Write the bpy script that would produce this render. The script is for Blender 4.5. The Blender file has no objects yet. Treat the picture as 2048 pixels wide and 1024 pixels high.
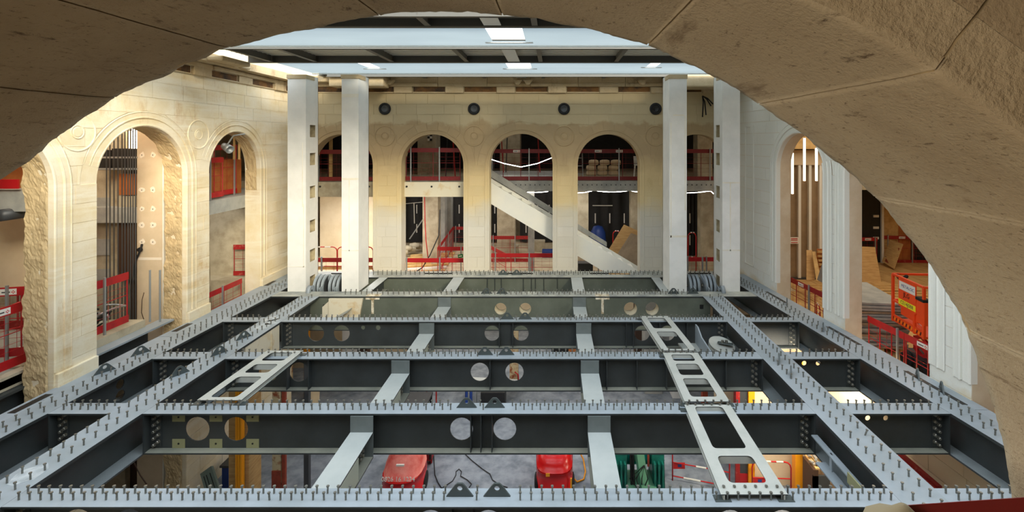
import bpy, math, random
from math import pi, sin, cos, sqrt, atan2, radians
from mathutils import Vector, Matrix, noise
from mathutils.geometry import tessellate_polygon

R = random.Random(7)
SC = bpy.context.scene
COL = SC.collection
F, CX, CY, H = 967.0, 1107.0, 283.0, 4.44     # focal length in px, principal point, eye height above the steel deck

# ------------------------------------------------------------ camera, world, light, exposure
cam_d = bpy.data.cameras.new('camera'); cam = bpy.data.objects.new('camera', cam_d); COL.objects.link(cam)
cam.location = (0, 0, H); cam.rotation_euler = (pi/2, 0, 0)
cam_d.sensor_width = 36; cam_d.sensor_fit = 'HORIZONTAL'; cam_d.lens = F/2048*36
cam_d.shift_x = (1024-CX)/2048; cam_d.shift_y = (CY-512)/2048
cam_d.clip_start = 0.02; cam_d.clip_end = 200
SC.camera = cam
wd = bpy.data.worlds.new('sky'); SC.world = wd; wd.use_nodes = True
bg = wd.node_tree.nodes['Background']
bg.inputs[0].default_value = (0.83, 0.92, 1.0, 1); bg.inputs[1].default_value = 3.6
SC.view_settings.view_transform = 'Standard'; SC.view_settings.look = 'None'
SC.view_settings.exposure = 0.0; SC.view_settings.gamma = 1.0; SC.view_settings.use_curve_mapping = False
SC.cycles.max_bounces = 7; SC.cycles.diffuse_bounces = 5; SC.cycles.glossy_bounces = 3
SC.cycles.transmission_bounces = 3; SC.cycles.sample_clamp_indirect = 6; SC.cycles.use_denoising = True
SC.cycles.caustics_reflective = False; SC.cycles.caustics_refractive = False

def area(name, loc, rot, sx, sy, power, col=(1, .95, .88)):
    l = bpy.data.lights.new(name, 'AREA'); l.shape = 'RECTANGLE'; l.size = sx; l.size_y = sy; l.energy = power; l.color = col
    o = bpy.data.objects.new(name, l); COL.objects.link(o); o.location = loc; o.rotation_euler = rot
    return o
sun_d = bpy.data.lights.new('sun', 'SUN'); sun_d.energy = 5.6; sun_d.color = (1, .88, .66); sun_d.angle = radians(24)
sun = bpy.data.objects.new('sun', sun_d); COL.objects.link(sun); sun.location = (3, 3, 15)
sun.rotation_euler = Vector((-0.6, 0.95, -0.46)).to_track_quat('-Z', 'Y').to_euler()
# area lights of the rooms around the court
area('room_light_back', (-1.5, 19.4, 2.45), (0, 0, 0), 9, 1.5, 130)
area('room_light_back_far', (-2, 23.5, 2.45), (0, 0, 0), 9, 2, 60)
area('room_light_back_upper', (-1.5, 20.4, 6.2), (0, 0, 0), 9, 1, 26)
area('room_light_back_corner', (-8.2, 19.4, 2.3), (0, 0, 0), 2.5, 1.5, 260, (1, 1, 1))
area('room_light_left', (-11.0, 10.2, 6.3), (radians(25), 0, 0), 2.4, 3, 230, (1, .88, .68))
area('room_light_left_near', (-11.4, 5.6, 3.0), (0, 0, 0), 2, 3, 22)
area('room_light_left_far', (-11.4, 14.2, 6.3), (0, 0, 0), 3, 2, 55)
area('room_light_left_low', (-11.2, 14.0, 2.3), (0, 0, 0), 2.5, 3, 36)
area('room_light_right', (11.5, 14.5, 6.2), (0, 0, 0), 6, 6, 330, (1, .86, .66))
area('basement_light', (-1, 14.0, -1.1), (0, 0, 0), 8, 3, 150, (1, .97, .93))
area('basement_light_back', (-2, 20.0, -1.2), (0, 0, 0), 13, 3, 230, (1, .93, .82))
area('basement_light_right', (6.0, 10.9, -.85), (radians(30), 0, 0), 2.4, .5, 170, (1, .9, .72))
area('basement_fill_right_near', (5.4, 8.05, -.95), (0, radians(35), 0), .5, 1.0, 26, (1, .86, .62))  # unseen lamp added to warm the right wall below the deck
area('gallery_light', (-1.7, -1.3, 4.5), (radians(86), 0, radians(-52)), 1.0, 1.0, 50, (1, .92, .8))

# ------------------------------------------------------------ helpers
def W(px, py, d): return ((px-CX)*d/F, d, H-(py-CY)*d/F)
def XW(px, d): return (px-CX)*d/F
def ZW(py, d): return H-(py-CY)*d/F
class M:
    def __init__(s): s.v = []; s.f = []
    def add(s, vs, fs):
        n = len(s.v); s.v += [tuple(v) for v in vs]; s.f += [tuple(i+n for i in f) for f in fs]; return s
    def box(s, x0, x1, y0, y1, z0, z1):
        return s.add([(x0,y0,z0),(x1,y0,z0),(x1,y1,z0),(x0,y1,z0),(x0,y0,z1),(x1,y0,z1),(x1,y1,z1),(x0,y1,z1)],
                     [(0,3,2,1),(4,5,6,7),(0,1,5,4),(1,2,6,5),(2,3,7,6),(3,0,4,7)])
    def cb(s, c, sz, rz=0.0, rx=0.0, ry=0.0):
        mt = Matrix.Translation(c) @ Matrix.Rotation(rz, 4, 'Z') @ Matrix.Rotation(rx, 4, 'X') @ Matrix.Rotation(ry, 4, 'Y')
        a, b, d = sz[0]/2, sz[1]/2, sz[2]/2
        vs = [mt @ Vector(p) for p in [(-a,-b,-d),(a,-b,-d),(a,b,-d),(-a,b,-d),(-a,-b,d),(a,-b,d),(a,b,d),(-a,b,d)]]
        return s.add(vs, [(0,3,2,1),(4,5,6,7),(0,1,5,4),(1,2,6,5),(2,3,7,6),(3,0,4,7)])
    def bar(s, p, q, w, h=None, up=(0, 0, 1)):
        h = h or w; p = Vector(p); q = Vector(q); d = (q-p).normalized(); u = Vector(up)
        if abs(d.dot(u)) > .98: u = Vector((0, 1, 0))
        a = d.cross(u).normalized()*w/2; b = a.cross(d).normalized()*h/2
        vs = [p-a-b, p+a-b, p+a+b, p-a+b, q-a-b, q+a-b, q+a+b, q-a+b]
        return s.add(vs, [(0,1,2,3),(7,6,5,4),(0,4,5,1),(1,5,6,2),(2,6,7,3),(3,7,4,0)])
    def cyl(s, p, q, r, n=8, r2=None, caps=True):
        r2 = r if r2 is None else r2; p = Vector(p); q = Vector(q); d = (q-p).normalized()
        u = Vector((0, 0, 1)) if abs(d.z) < .95 else Vector((1, 0, 0))
        a = d.cross(u).normalized(); b = a.cross(d).normalized()
        vs = [p+(a*cos(t)+b*sin(t))*r for t in [2*pi*i/n for i in range(n)]] + [q+(a*cos(t)+b*sin(t))*r2 for t in [2*pi*i/n for i in range(n)]]
        fs = [(i, i+n, (i+1) % n+n, (i+1) % n) for i in range(n)]
        if caps: fs += [tuple(range(n)), tuple(range(2*n-1, n-1, -1))]
        return s.add(vs, fs)
    def tube(s, pts, r, n=6):
        pts = [Vector(p) for p in pts]; base = len(s.v); rings = []
        for i, p in enumerate(pts):
            d = (pts[min(i+1, len(pts)-1)]-pts[max(i-1, 0)]).normalized()
            u = Vector((0, 0, 1)) if abs(d.z) < .9 else Vector((0, 1, 0))
            a = d.cross(u).normalized(); b = a.cross(d).normalized()
            s.v += [tuple(p+(a*cos(2*pi*k/n)+b*sin(2*pi*k/n))*r) for k in range(n)]
        for i in range(len(pts)-1):
            for k in range(n):
                o = base+i*n; k2 = (k+1) % n
                s.f.append((o+k, o+n+k, o+n+k2, o+k2))
        s.f.append(tuple(base+k for k in range(n))); s.f.append(tuple(base+(len(pts)-1)*n+k for k in reversed(range(n))))
        return s
    def ext(s, outer, holes, fn, w0, w1):
        """flat shape with holes in (u,v), swept from w0 to w1; fn(u,v,w) gives the point"""
        loops = [outer]+list(holes); flat = [p for l in loops for p in l]; n = len(flat)
        tris = tessellate_polygon([[Vector((p[0], p[1], 0)) for p in l] for l in loops])
        vs = [fn(p[0], p[1], w0) for p in flat]+[fn(p[0], p[1], w1) for p in flat]
        fs = [tuple(t) for t in tris]+[tuple(i+n for i in reversed(t)) for t in tris]
        o = 0
        for l in loops:
            m = len(l)
            for i in range(m): fs.append((o+i, o+(i+1) % m, o+(i+1) % m+n, o+i+n))
            o += m
        return s.add(vs, fs)
    def lathe(s, c, axis, prof, n=20):
        """prof: (radius, offset along axis)"""
        ax = Vector(axis).normalized(); u = Vector((0, 0, 1)) if abs(ax.z) < .9 else Vector((1, 0, 0))
        a = ax.cross(u).normalized(); b = a.cross(ax); c = Vector(c); base = len(s.v); m = len(prof)
        for k in range(n):
            t = 2*pi*k/n
            for r, h in prof: s.v.append(tuple(c+ax*h+(a*cos(t)+b*sin(t))*r))
        for k in range(n):
            k2 = (k+1) % n
            for i in range(m-1): s.f.append((base+k*m+i, base+k2*m+i, base+k2*m+i+1, base+k*m+i+1))
        return s
    def build(s, name, mat, parent=None, smooth=False, kind=None, label=None, bevel=0):
        me = bpy.data.meshes.new(name)
        off = Vector((0, 0, 0))
        p = parent
        while p is not None: off += p.location; p = p.parent
        me.from_pydata([tuple(Vector(v)-off) for v in s.v] if off.length else s.v, [], s.f); me.update()
        if smooth:
            me.polygons.foreach_set('use_smooth', [True]*len(me.polygons))
        me.materials.append(mat)
        o = bpy.data.objects.new(name, me); COL.objects.link(o)
        if parent: o.parent = parent
        if kind: o['kind'] = kind
        if label: o['label'] = label
        if bevel:
            b = o.modifiers.new('b', 'BEVEL'); b.width = bevel; b.segments = 2; b.limit_method = 'ANGLE'; b.angle_limit = radians(35)
        return o
def thing(name, label, cat, loc=(0, 0, 0), group=None, rz=0):
    o = bpy.data.objects.new(name, None); COL.objects.link(o); o.location = loc; o.rotation_euler[2] = rz
    o.empty_display_size = .1
    o['label'] = label; o['category'] = cat
    if group: o['group'] = group
    return o
def tag(o, label, cat, group=None):
    o['label'] = label; o['category'] = cat
    if group: o['group'] = group
    return o
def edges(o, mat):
    """a darker steel on the edges and underside of a plate"""
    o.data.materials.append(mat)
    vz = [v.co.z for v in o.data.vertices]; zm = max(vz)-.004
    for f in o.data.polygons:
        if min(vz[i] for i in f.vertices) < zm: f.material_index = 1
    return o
def struct(name, m, mat, parent=None, smooth=False):
    o = m.build(name, mat, parent, smooth); o['kind'] = 'structure'; return o
def dup(o, parent=None, loc=None, label=None):
    c = o.copy(); COL.objects.link(c)
    if parent: c.parent = parent
    if loc is not None: c.location = loc
    if label: c['label'] = label
    for ch in o.children: dup(ch, c)
    return c
def inst(me, name, parent, loc, rot=None, label=None):
    """one more object on shared mesh data; loc in world space"""
    o = bpy.data.objects.new(name, me); COL.objects.link(o); o.parent = parent
    o.location = Vector(loc)-(parent.location if parent else Vector())
    if rot: o.rotation_euler = rot
    if label: o['label'] = label
    return o
def circ(u, v, r, n=20, a0=0): return [(u+r*cos(a0+2*pi*i/n), v+r*sin(a0+2*pi*i/n)) for i in range(n)]
def rrect(u0, u1, v0, v1, r, n=4):
    out = []
    for (cu, cv, a) in ((u1-r, v0+r, -pi/2), (u1-r, v1-r, 0), (u0+r, v1-r, pi/2), (u0+r, v0+r, pi)):
        out += [(cu+r*cos(a+pi/2*i/n), cv+r*sin(a+pi/2*i/n)) for i in range(n+1)]
    return out
def text(s, name, mat, parent, mtx, size, ext=.002, label=None):
    cu = bpy.data.curves.new(name, 'FONT'); cu.body = s; cu.size = size; cu.extrude = ext; cu.align_x = 'CENTER'; cu.align_y = 'CENTER'; cu.resolution_u = 3
    t = bpy.data.objects.new(name, cu); COL.objects.link(t)
    dg = bpy.context.evaluated_depsgraph_get()
    me = bpy.data.meshes.new_from_object(t.evaluated_get(dg)); bpy.data.objects.remove(t)
    o = bpy.data.objects.new(name, me); COL.objects.link(o); o.parent = parent; me.materials.clear(); me.materials.append(mat)
    off = Vector(); p = parent
    while p is not None: off += p.location; p = p.parent
    o.matrix_local = Matrix.Translation(-off) @ mtx
    if label: o['label'] = label
    return o

# ------------------------------------------------------------ materials
def s2l(c): return tuple(((x/255)/12.92 if x/255 <= .04045 else ((x/255+.055)/1.055)**2.4) for x in c)+(1,)
def new_mat(name):
    m = bpy.data.materials.new(name); m.use_nodes = True; nt = m.node_tree; b = nt.nodes['Principled BSDF']; return m, nt, b
def nd(nt, t, **k):
    n = nt.nodes.new(t)
    for a, v in k.items(): setattr(n, a, v)
    return n
def noise_tex(nt, scale, detail=4, rough=.55, vec=None, sc=None):
    n = nd(nt, 'ShaderNodeTexNoise'); n.inputs['Scale'].default_value = scale; n.inputs['Detail'].default_value = detail; n.inputs['Roughness'].default_value = rough
    tc = nd(nt, 'ShaderNodeTexCoord'); src = tc.outputs['Object']
    if sc:
        mp = nd(nt, 'ShaderNodeMapping'); mp.inputs['Scale'].default_value = sc; nt.links.new(src, mp.inputs[0]); src = mp.outputs[0]
    nt.links.new(src, n.inputs['Vector']); return n
def mixc(nt, fac, a, b, blend='MIX'):
    m = nd(nt, 'ShaderNodeMix', data_type='RGBA', blend_type=blend)
    for sock, v in ((0, fac), (6, a), (7, b)):
        if isinstance(v, (int, float)): m.inputs[sock].default_value = v
        elif isinstance(v, tuple): m.inputs[sock].default_value = v
        else: nt.links.new(v, m.inputs[sock])
    return m.outputs[2]
def ramp(nt, src, p0, p1, c0=(0,0,0,1), c1=(1,1,1,1)):
    r = nd(nt, 'ShaderNodeValToRGB'); r.color_ramp.elements[0].position = p0; r.color_ramp.elements[1].position = p1
    r.color_ramp.elements[0].color = c0; r.color_ramp.elements[1].color = c1
    nt.links.new(src, r.inputs[0]); return r.outputs[0]
def bump(nt, b, src, strength, dist):
    n = nd(nt, 'ShaderNodeBump'); n.inputs['Strength'].default_value = strength; n.inputs['Distance'].default_value = dist
    nt.links.new(src, n.inputs['Height']); nt.links.new(n.outputs[0], b.inputs['Normal'])
def plain(name, c, rough=.5, metal=0, c2=None, scale=3, lo=.4, hi=.65, bs=0, bscale=60, sc=None, vary=0):
    m, nt, b = new_mat(name); c = s2l(c); b.inputs['Roughness'].default_value = rough; b.inputs['Metallic'].default_value = metal
    out = None
    if c2:
        n = noise_tex(nt, scale, 5, .6, sc=sc); f = ramp(nt, n.outputs[0], lo, hi); out = mixc(nt, f, c, s2l(c2))
    if vary:
        oi = nd(nt, 'ShaderNodeObjectInfo'); mr = nd(nt, 'ShaderNodeMapRange'); mr.inputs[3].default_value = 1-vary; mr.inputs[4].default_value = 1+vary
        nt.links.new(oi.outputs['Random'], mr.inputs[0])
        hs = nd(nt, 'ShaderNodeHueSaturation'); nt.links.new(mr.outputs[0], hs.inputs['Value'])
        if out is None: hs.inputs['Color'].default_value = c
        else: nt.links.new(out, hs.inputs['Color'])
        out = hs.outputs[0]
    if out is None: b.inputs['Base Color'].default_value = c
    else: nt.links.new(out, b.inputs['Base Color'])
    if bs:
        n2 = noise_tex(nt, bscale, 4, .6); bump(nt, b, n2.outputs[0], bs, .01)
    return m
def emit(name, c, st):
    m, nt, b = new_mat(name); b.inputs['Base Color'].default_value = (*c, 1); b.inputs['Emission Color'].default_value = (*c, 1); b.inputs['Emission Strength'].default_value = st; return m
def stone(name, ca, cb, cstain, bscale=90, bs=.25, vary=.05, zone=None, stain_lo=.56, stain_hi=.75, band=False):
    """limestone: two tones, ochre stains, vertical runs; zone = list of (z, colour) bands up the wall"""
    m, nt, b = new_mat(name); b.inputs['Roughness'].default_value = .9
    base = mixc(nt, ramp(nt, noise_tex(nt, 1.7, 5, .6).outputs[0], .35, .7), s2l(ca), s2l(cb))
    if zone:
        tc = nd(nt, 'ShaderNodeTexCoord'); sp = nd(nt, 'ShaderNodeSeparateXYZ'); nt.links.new(tc.outputs['Object'], sp.inputs[0])
        nz = noise_tex(nt, 1.4, 4, .65); ad = nd(nt, 'ShaderNodeMath', operation='MULTIPLY_ADD'); ad.inputs[1].default_value = .8; nt.links.new(nz.outputs[0], ad.inputs[0]); nt.links.new(sp.outputs[2], ad.inputs[2])
        mr = nd(nt, 'ShaderNodeMapRange'); mr.inputs[1].default_value = 0; mr.inputs[2].default_value = 8; nt.links.new(ad.outputs[0], mr.inputs[0])
        r = nd(nt, 'ShaderNodeValToRGB'); nt.links.new(mr.outputs[0], r.inputs[0]); els = r.color_ramp.elements
        while len(els) < len(zone): els.new(.5)
        for e, (z, c) in zip(els, zone): e.position = max(0, (z+.40)/8); e.color = s2l(c)
        base = mixc(nt, .85, base, r.outputs[0])
    st = ramp(nt, noise_tex(nt, 1.1, 8, .72, sc=(1, 1, .45)).outputs[0], stain_lo, stain_hi)
    base = mixc(nt, st, base, s2l(cstain))
    if band:
        st2 = ramp(nt, noise_tex(nt, 1.0, 5, .7, sc=(.25, .25, 3.2)).outputs[0], .47, .62); base = mixc(nt, st2, base, s2l(cb))
    fine = noise_tex(nt, 34, 4, .7, sc=(1, 1, 2.2)); base = mixc(nt, ramp(nt, fine.outputs[0], .58, .74), base, mixc(nt, .5, base, s2l(cstain)))
    oi = nd(nt, 'ShaderNodeObjectInfo'); mr2 = nd(nt, 'ShaderNodeMapRange'); mr2.inputs[3].default_value = 1-vary; mr2.inputs[4].default_value = 1+vary
    nt.links.new(oi.outputs['Random'], mr2.inputs[0]); hs = nd(nt, 'ShaderNodeHueSaturation'); nt.links.new(mr2.outputs[0], hs.inputs['Value']); nt.links.new(base, hs.inputs['Color'])
    nt.links.new(hs.outputs[0], b.inputs['Base Color'])
    bump(nt, b, noise_tex(nt, bscale, 5, .65).outputs[0], bs, .01)
    return m
CREAM = dict(ca=(214,200,168), cb=(226,214,188))
m_stone_left = stone('stone_left', (226,208,168), (238,228,204), (198,160,102), band=True, vary=.04, bs=.2)
m_stone_back = stone('stone_back', (200,186,150), (212,198,164), (166,136,92), vary=.035, bs=.25, stain_lo=.6, stain_hi=.85,
                     zone=[(0, (214,208,194)), (1.5, (210,208,200)), (2.0, (214,207,188)), (2.45, (224,202,152)), (3.3, (216,190,140)), (3.95, (172,146,108)), (5.0, (158,134,98)), (5.12, (182,166,132)), (6.2, (168,150,114))])
m_stone_right = stone('stone_right', (230,230,222), (238,238,232), (206,192,160), vary=.03, bs=.15, stain_lo=.62, stain_hi=.9,
                      zone=[(-.5, (212,184,138)), (-.1, (214,196,160)), (.15, (232,232,224)), (7, (226,226,216))])  # warm light on the wall below the deck is put into its colour
m_stone_reveal = plain('stone_reveal', (206,186,156), .9, c2=(218,202,176), scale=2, bs=.15, vary=.03)
m_rough = stone('rough_stone', (206,182,138), (186,164,124), (150,126,88), bscale=24, bs=.9)
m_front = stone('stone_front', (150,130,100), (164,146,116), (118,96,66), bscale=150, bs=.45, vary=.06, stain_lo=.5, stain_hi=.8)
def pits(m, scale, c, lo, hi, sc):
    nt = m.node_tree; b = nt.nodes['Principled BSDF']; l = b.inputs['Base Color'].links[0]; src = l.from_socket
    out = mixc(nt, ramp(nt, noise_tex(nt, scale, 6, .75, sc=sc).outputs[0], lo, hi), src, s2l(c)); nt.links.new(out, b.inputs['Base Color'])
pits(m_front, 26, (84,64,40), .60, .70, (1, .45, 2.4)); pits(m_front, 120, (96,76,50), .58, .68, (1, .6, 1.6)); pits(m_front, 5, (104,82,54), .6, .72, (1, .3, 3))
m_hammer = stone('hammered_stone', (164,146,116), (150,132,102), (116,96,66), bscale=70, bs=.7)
m_mortar = plain('mortar', (150,128,94), .95)
m_mortar_f = plain('mortar_front', (168,144,104), .95)
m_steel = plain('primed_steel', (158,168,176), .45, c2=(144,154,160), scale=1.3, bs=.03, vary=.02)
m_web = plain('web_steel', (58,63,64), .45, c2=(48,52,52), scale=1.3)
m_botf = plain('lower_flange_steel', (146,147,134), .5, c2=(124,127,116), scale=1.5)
m_steel_dusty = plain('dusty_primed_steel', (186,188,178), .5, c2=(126,132,132), scale=2.2, lo=.35, hi=.7)
m_joist = plain('joist_steel', (182,188,186), .42, c2=(170,177,176), scale=1.6)
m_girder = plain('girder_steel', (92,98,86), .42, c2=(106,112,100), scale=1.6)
m_tray = plain('tray_steel', (184,186,180), .45, c2=(172,176,170), scale=3)
m_stud = plain('stud_steel', (118,118,112), .35, .7, c2=(150,148,138), scale=30)
m_bolt = plain('bolt_steel', (150,148,138), .35, .8)
m_lug = plain('lug_steel', (70,78,78), .45)
m_pad = plain('pad_paint', (150,150,112), .6)
m_sidep = plain('side_plate_paint', (170,176,160), .55)
m_white = plain('white_render', (238,238,234), .75, c2=(224,225,221), scale=1.2, bs=.08, bscale=20)
m_white2 = plain('white_render_patch', (236,234,224), .75, c2=(226,220,200), scale=2)
m_creamfire = plain('cream_coating', (222,214,190), .7, c2=(206,176,122), scale=2.6, lo=.55, hi=.75)
m_weld = plain('weld_paint', (232,226,206), .7, c2=(160,140,100), scale=8)
m_concrete = plain('grey_concrete', (172,172,166), .85, c2=(150,152,148), scale=3, bs=.15, bscale=40)
m_conc_warm = plain('warm_concrete', (186,176,152), .85, c2=(158,146,122), scale=2.5, bs=.15, bscale=40)
m_floor_b = plain('basement_slab', (146,154,164), .75, c2=(108,117,128), scale=2.4, bs=.1, bscale=30)
m_floor_r = plain('room_slab', (206,190,160), .8, c2=(180,164,134), scale=2)
m_plaster = plain('cream_plaster', (226,208,176), .85, c2=(212,192,158), scale=1.2)
m_panel = plain('plasterboard_panel', (214,194,164), .8, c2=(204,184,152), scale=2)
m_filler = plain('filler', (236,224,204), .85)
m_red = plain('red_paint', (176,22,28), .45, c2=(140,18,24), scale=4, lo=.5, hi=.8)
m_red_old = plain('worn_red_paint', (150,24,24), .55, c2=(176,90,80), scale=9, lo=.56, hi=.72)
m_redtube = plain('red_tube', (190,24,24), .45)
m_whitep = plain('white_paint', (228,226,218), .5)
m_galv = plain('galvanised', (160,164,164), .4, .5)
m_darkmetal = plain('dark_metal', (62,64,66), .45)
m_black = plain('black_sheet', (16,16,17), .55, c2=(26,26,27), scale=5)
m_rubber = plain('rubber', (20,20,20), .8)
m_wood = plain('plywood', (198,160,104), .7, c2=(178,138,84), scale=3, sc=(1, 1, 8))
m_ply_grey = plain('grey_plywood', (160,140,116), .7, c2=(142,124,102), scale=4)
m_ply_or = plain('orange_plywood', (190,116,58), .7, c2=(170,98,46), scale=3)
m_timber = plain('timber', (212,176,116), .75, c2=(186,148,90), scale=4)
m_rust = plain('rusty_paint', (196,178,140), .7, c2=(140,70,36), scale=5, lo=.5, hi=.62)
m_rustred = plain('red_oxide', (158,66,40), .6, c2=(120,46,30), scale=4)
m_brown = plain('brown_steel', (70,48,34), .6)
m_yellow = plain('yellow_paint', (244,160,20), .45)
m_orange = plain('orange_paint', (232,74,24), .45)
m_stairw = plain('stair_coating', (244,242,230), .6, c2=(236,236,228), scale=1)
m_machred = plain('machine_red', (214,22,24), .25)
m_machpink = plain('faded_red', (238,140,126), .6, c2=(220,84,74), scale=3)
m_teal = plain('teal_paint', (20,120,104), .4, c2=(16,90,80), scale=5)
m_teal2 = plain('bright_teal', (30,180,170), .4)
m_green2 = plain('pale_green_paint', (92,150,120), .5)
m_blue = plain('blue_plastic', (30,60,130), .45)
m_green = plain('green_sign', (20,120,60), .5)
m_led = emit('led', (1, .96, .9), 9)
m_red_dark = plain('dark_red_paint', (112,14,18), .5, c2=(134,40,38), scale=9, lo=.56, hi=.72)
m_tubelight = emit('tube_light', (1, .9, .72), 2.2)
m_lampw = emit('warm_glow', (1, .8, .45), 3.0)
m_roofdeck = plain('roof_deck', (200,200,190), .6)
m_roofsteel = plain('roof_steel', (92,92,88), .5)
m_galvroof = plain('roof_trim', (222,228,228), .4)
m_socket = plain('dark_socket', (30,30,30), .5)
def film():
    m, nt, b = new_mat('skylight_film'); out = nt.nodes['Material Output']
    tr = nd(nt, 'ShaderNodeBsdfTranslucent'); df = nd(nt, 'ShaderNodeBsdfDiffuse'); mx = nd(nt, 'ShaderNodeMixShader')
    c = mixc(nt, ramp(nt, noise_tex(nt, .6, 4, .6, sc=(.3, 1, 1)).outputs[0], .3, .8), (.40, .43, .44, 1), (.47, .50, .505, 1))
    nt.links.new(c, tr.inputs[0]); df.inputs[0].default_value = (.5, .56, .6, 1); mx.inputs[0].default_value = .12
    nt.links.new(tr.outputs[0], mx.inputs[1]); nt.links.new(df.outputs[0], mx.inputs[2]); nt.links.new(mx.outputs[0], out.inputs[0])
    return m
m_film = film()
# ------------------------------------------------------------ court walls
FLZ, BZ = -0.85, -4.6                 # gallery floor and basement floor
BACK_Y, LEFT_X = 16.6, -9.0
ZT = 6.12                             # top of the dressed stone
class Fr:
    def __init__(s, o, u, n): s.o = Vector(o); s.u = Vector(u).normalized(); s.n = Vector(n).normalized()
    def p(s, u, v, w): q = s.o+s.u*u+s.n*w; return (q.x, q.y, v)
fb = Fr((0, BACK_Y, 0), (1, 0, 0), (0, -1, 0))
fl = Fr((LEFT_X, 0, 0), (0, 1, 0), (1, 0, 0))
RU = Vector((.1, -1, 0)).normalized(); RN = Vector((-1, -.1, 0)).normalized()
fr = Fr((6.35, BACK_Y, 0), RU, RN)     # u runs from the far corner toward the camera
AR = 1.07; SPR = 3.62
def ru(d): return (BACK_Y-d)/RU.y*-1
arch_b = [(XW(684, 16.6), 1.07), (XW(865, 16.6), 1.07), (XW(1042, 16.6), 1.09), (XW(1217.5, 16.6), 1.07), (XW(1394, 16.6), 1.07)]
arch_l = [(13.73, 1.10), (10.68, 1.16), (7.54, 1.16), (4.4, 1.16)]
arch_r = [(ru(13.2), 1.05), (ru(10.25), 1.14), (ru(7.2), 1.1), (ru(4.2), 1.1)]
def arch_hole(c, r, zb, spring=SPR, n=22):
    return [(c-r, zb), (c+r, zb)]+[(c+r*cos(pi*i/n), spring+r*sin(pi*i/n)) for i in range(0, n+1)]
def backing(name, fr_, u0, u1, z0, z1, holes, thick, mat):
    m = M(); m.ext([(u0, z0), (u1, z0), (u1, z1), (u0, z1)], holes, fr_.p, 0, -thick)
    return struct(name, m, mat)
def blocks(wall, fr_, u0, u1, z0, z1, arches, mat, ch=.335, bw=.62, ring=.36, zb=.25, depth=.02, gap=.004, seed=1, limit=300):
    arches = [(a[0], a[1], a[2] if len(a) > 2 else zb) for a in arches]
    rr = random.Random(seed); n_b = 0; rest = M()
    zs = []
    z = SPR
    while z > z0: zs.append(z); z -= ch
    zs.append(z0); zs = zs[::-1]; z = SPR+ch
    while z < z1-.12: zs.append(z); z += ch
    zs.append(z1)
    def emit_block(polys):
        nonlocal n_b
        m = M(); w = depth*.5+rr.uniform(-.002, .002)
        m.add(*polys(w))
        if n_b < limit: m.build('stone_block', mat, wall)
        else: rest.add(*polys(w))
        n_b += 1
    def strip(L):
        def f(w):
            vs = []; fs = []; k = len(L)
            for (a, b, v) in L: vs += [fr_.p(a, v, w), fr_.p(b, v, w), fr_.p(a, v, -.002), fr_.p(b, v, -.002)]
            for i in range(k-1):
                o = 4*i; p = o+4
                fs += [(o, o+1, p+1, p), (o, p, p+2, o+2), (o+1, o+3, p+3, p+1)]
            fs += [(0, 2, 3, 1), (4*(k-1), 4*(k-1)+1, 4*(k-1)+3, 4*(k-1)+2)]
            return vs, fs
        return f
    for ci in range(len(zs)-1):
        c0, c1 = zs[ci], zs[ci+1]
        if c1-c0 < .05: continue
        br = {u0, u1}; x = u0+(bw/2 if ci % 2 else 0)
        while x < u1: br.add(x+rr.uniform(-.09, .09)); x += bw*rr.uniform(.85, 1.2)
        for (c, r, zb) in arches:
            R2 = r+ring
            if c1 > SPR and c0 < SPR+R2: br = {b for b in br if abs(b-c) > .18}; br.add(c)
            if c1 <= SPR+.01 and c1 > zb: br = {b for b in br if abs(abs(b-c)-r) > .2}; br |= {c-r, c+r}
        br = sorted(b for b in br if u0-1e-6 <= b <= u1+1e-6)
        for a, b in zip(br[:-1], br[1:]):
            if b-a < .05: continue
            mid = (a+b)/2; touch = False; L = []
            ns = 6
            for k in range(ns+1):
                v = c0+gap+(c1-c0-2*gap)*k/ns; lo, hi = a+gap, b-gap
                for (c, r, zb) in arches:
                    R2 = r+ring
                    if v < zb: hw = 0
                    elif c1 <= SPR+.01: hw = r
                    else: hw = sqrt(max(0, R2*R2-(v-SPR)**2)) if v-SPR < R2 else 0
                    if hw <= 0: continue
                    if c <= mid and lo < c+hw: lo = c+hw; touch = True
                    if c > mid and hi > c-hw: hi = c-hw; touch = True
                if lo > hi: lo = hi = (max(a, min(b, lo))) if False else min(max(lo, a), b) if lo < b else b
                L.append((lo, hi, v))
            if max(q[1]-q[0] for q in L) < .04: continue
            L = [q for q in L if q[1]-q[0] > .002]
            if len(L) < 2: continue
            if not touch: L = [L[0], L[-1]]
            emit_block(strip(L))
    for (c, r, zb) in arches:                      # voussoirs
        N = 11; R2 = r+ring
        for i in range(N):
            a0 = pi*i/N+.004; a1 = pi*(i+1)/N-.004
            def f(w, a0=a0, a1=a1):
                vs = []; fs = []
                for k in range(4):
                    t = a0+(a1-a0)*k/3
                    for (q, ww) in ((r+.002, w), (R2-gap, w), (r+.002, -.002), (R2-gap, -.002)): vs.append(fr_.p(c+q*cos(t), SPR+q*sin(t), ww))
                for k in range(3):
                    o = 4*k; p = o+4; fs += [(o, p, p+1, o+1), (o, o+2, p+2, p), (o+1, p+1, p+3, o+3)]
                fs += [(0, 1, 3, 2), (12, 14, 15, 13)]
                return vs, fs
            if n_b < limit+60:
                m = M(); m.add(*f(depth*.5+rr.uniform(-.002, .002))); m.build('voussoir', mat, wall); n_b += 1
    if rest.f: rest.build('stone_block', mat, wall, kind='stuff')
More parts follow.
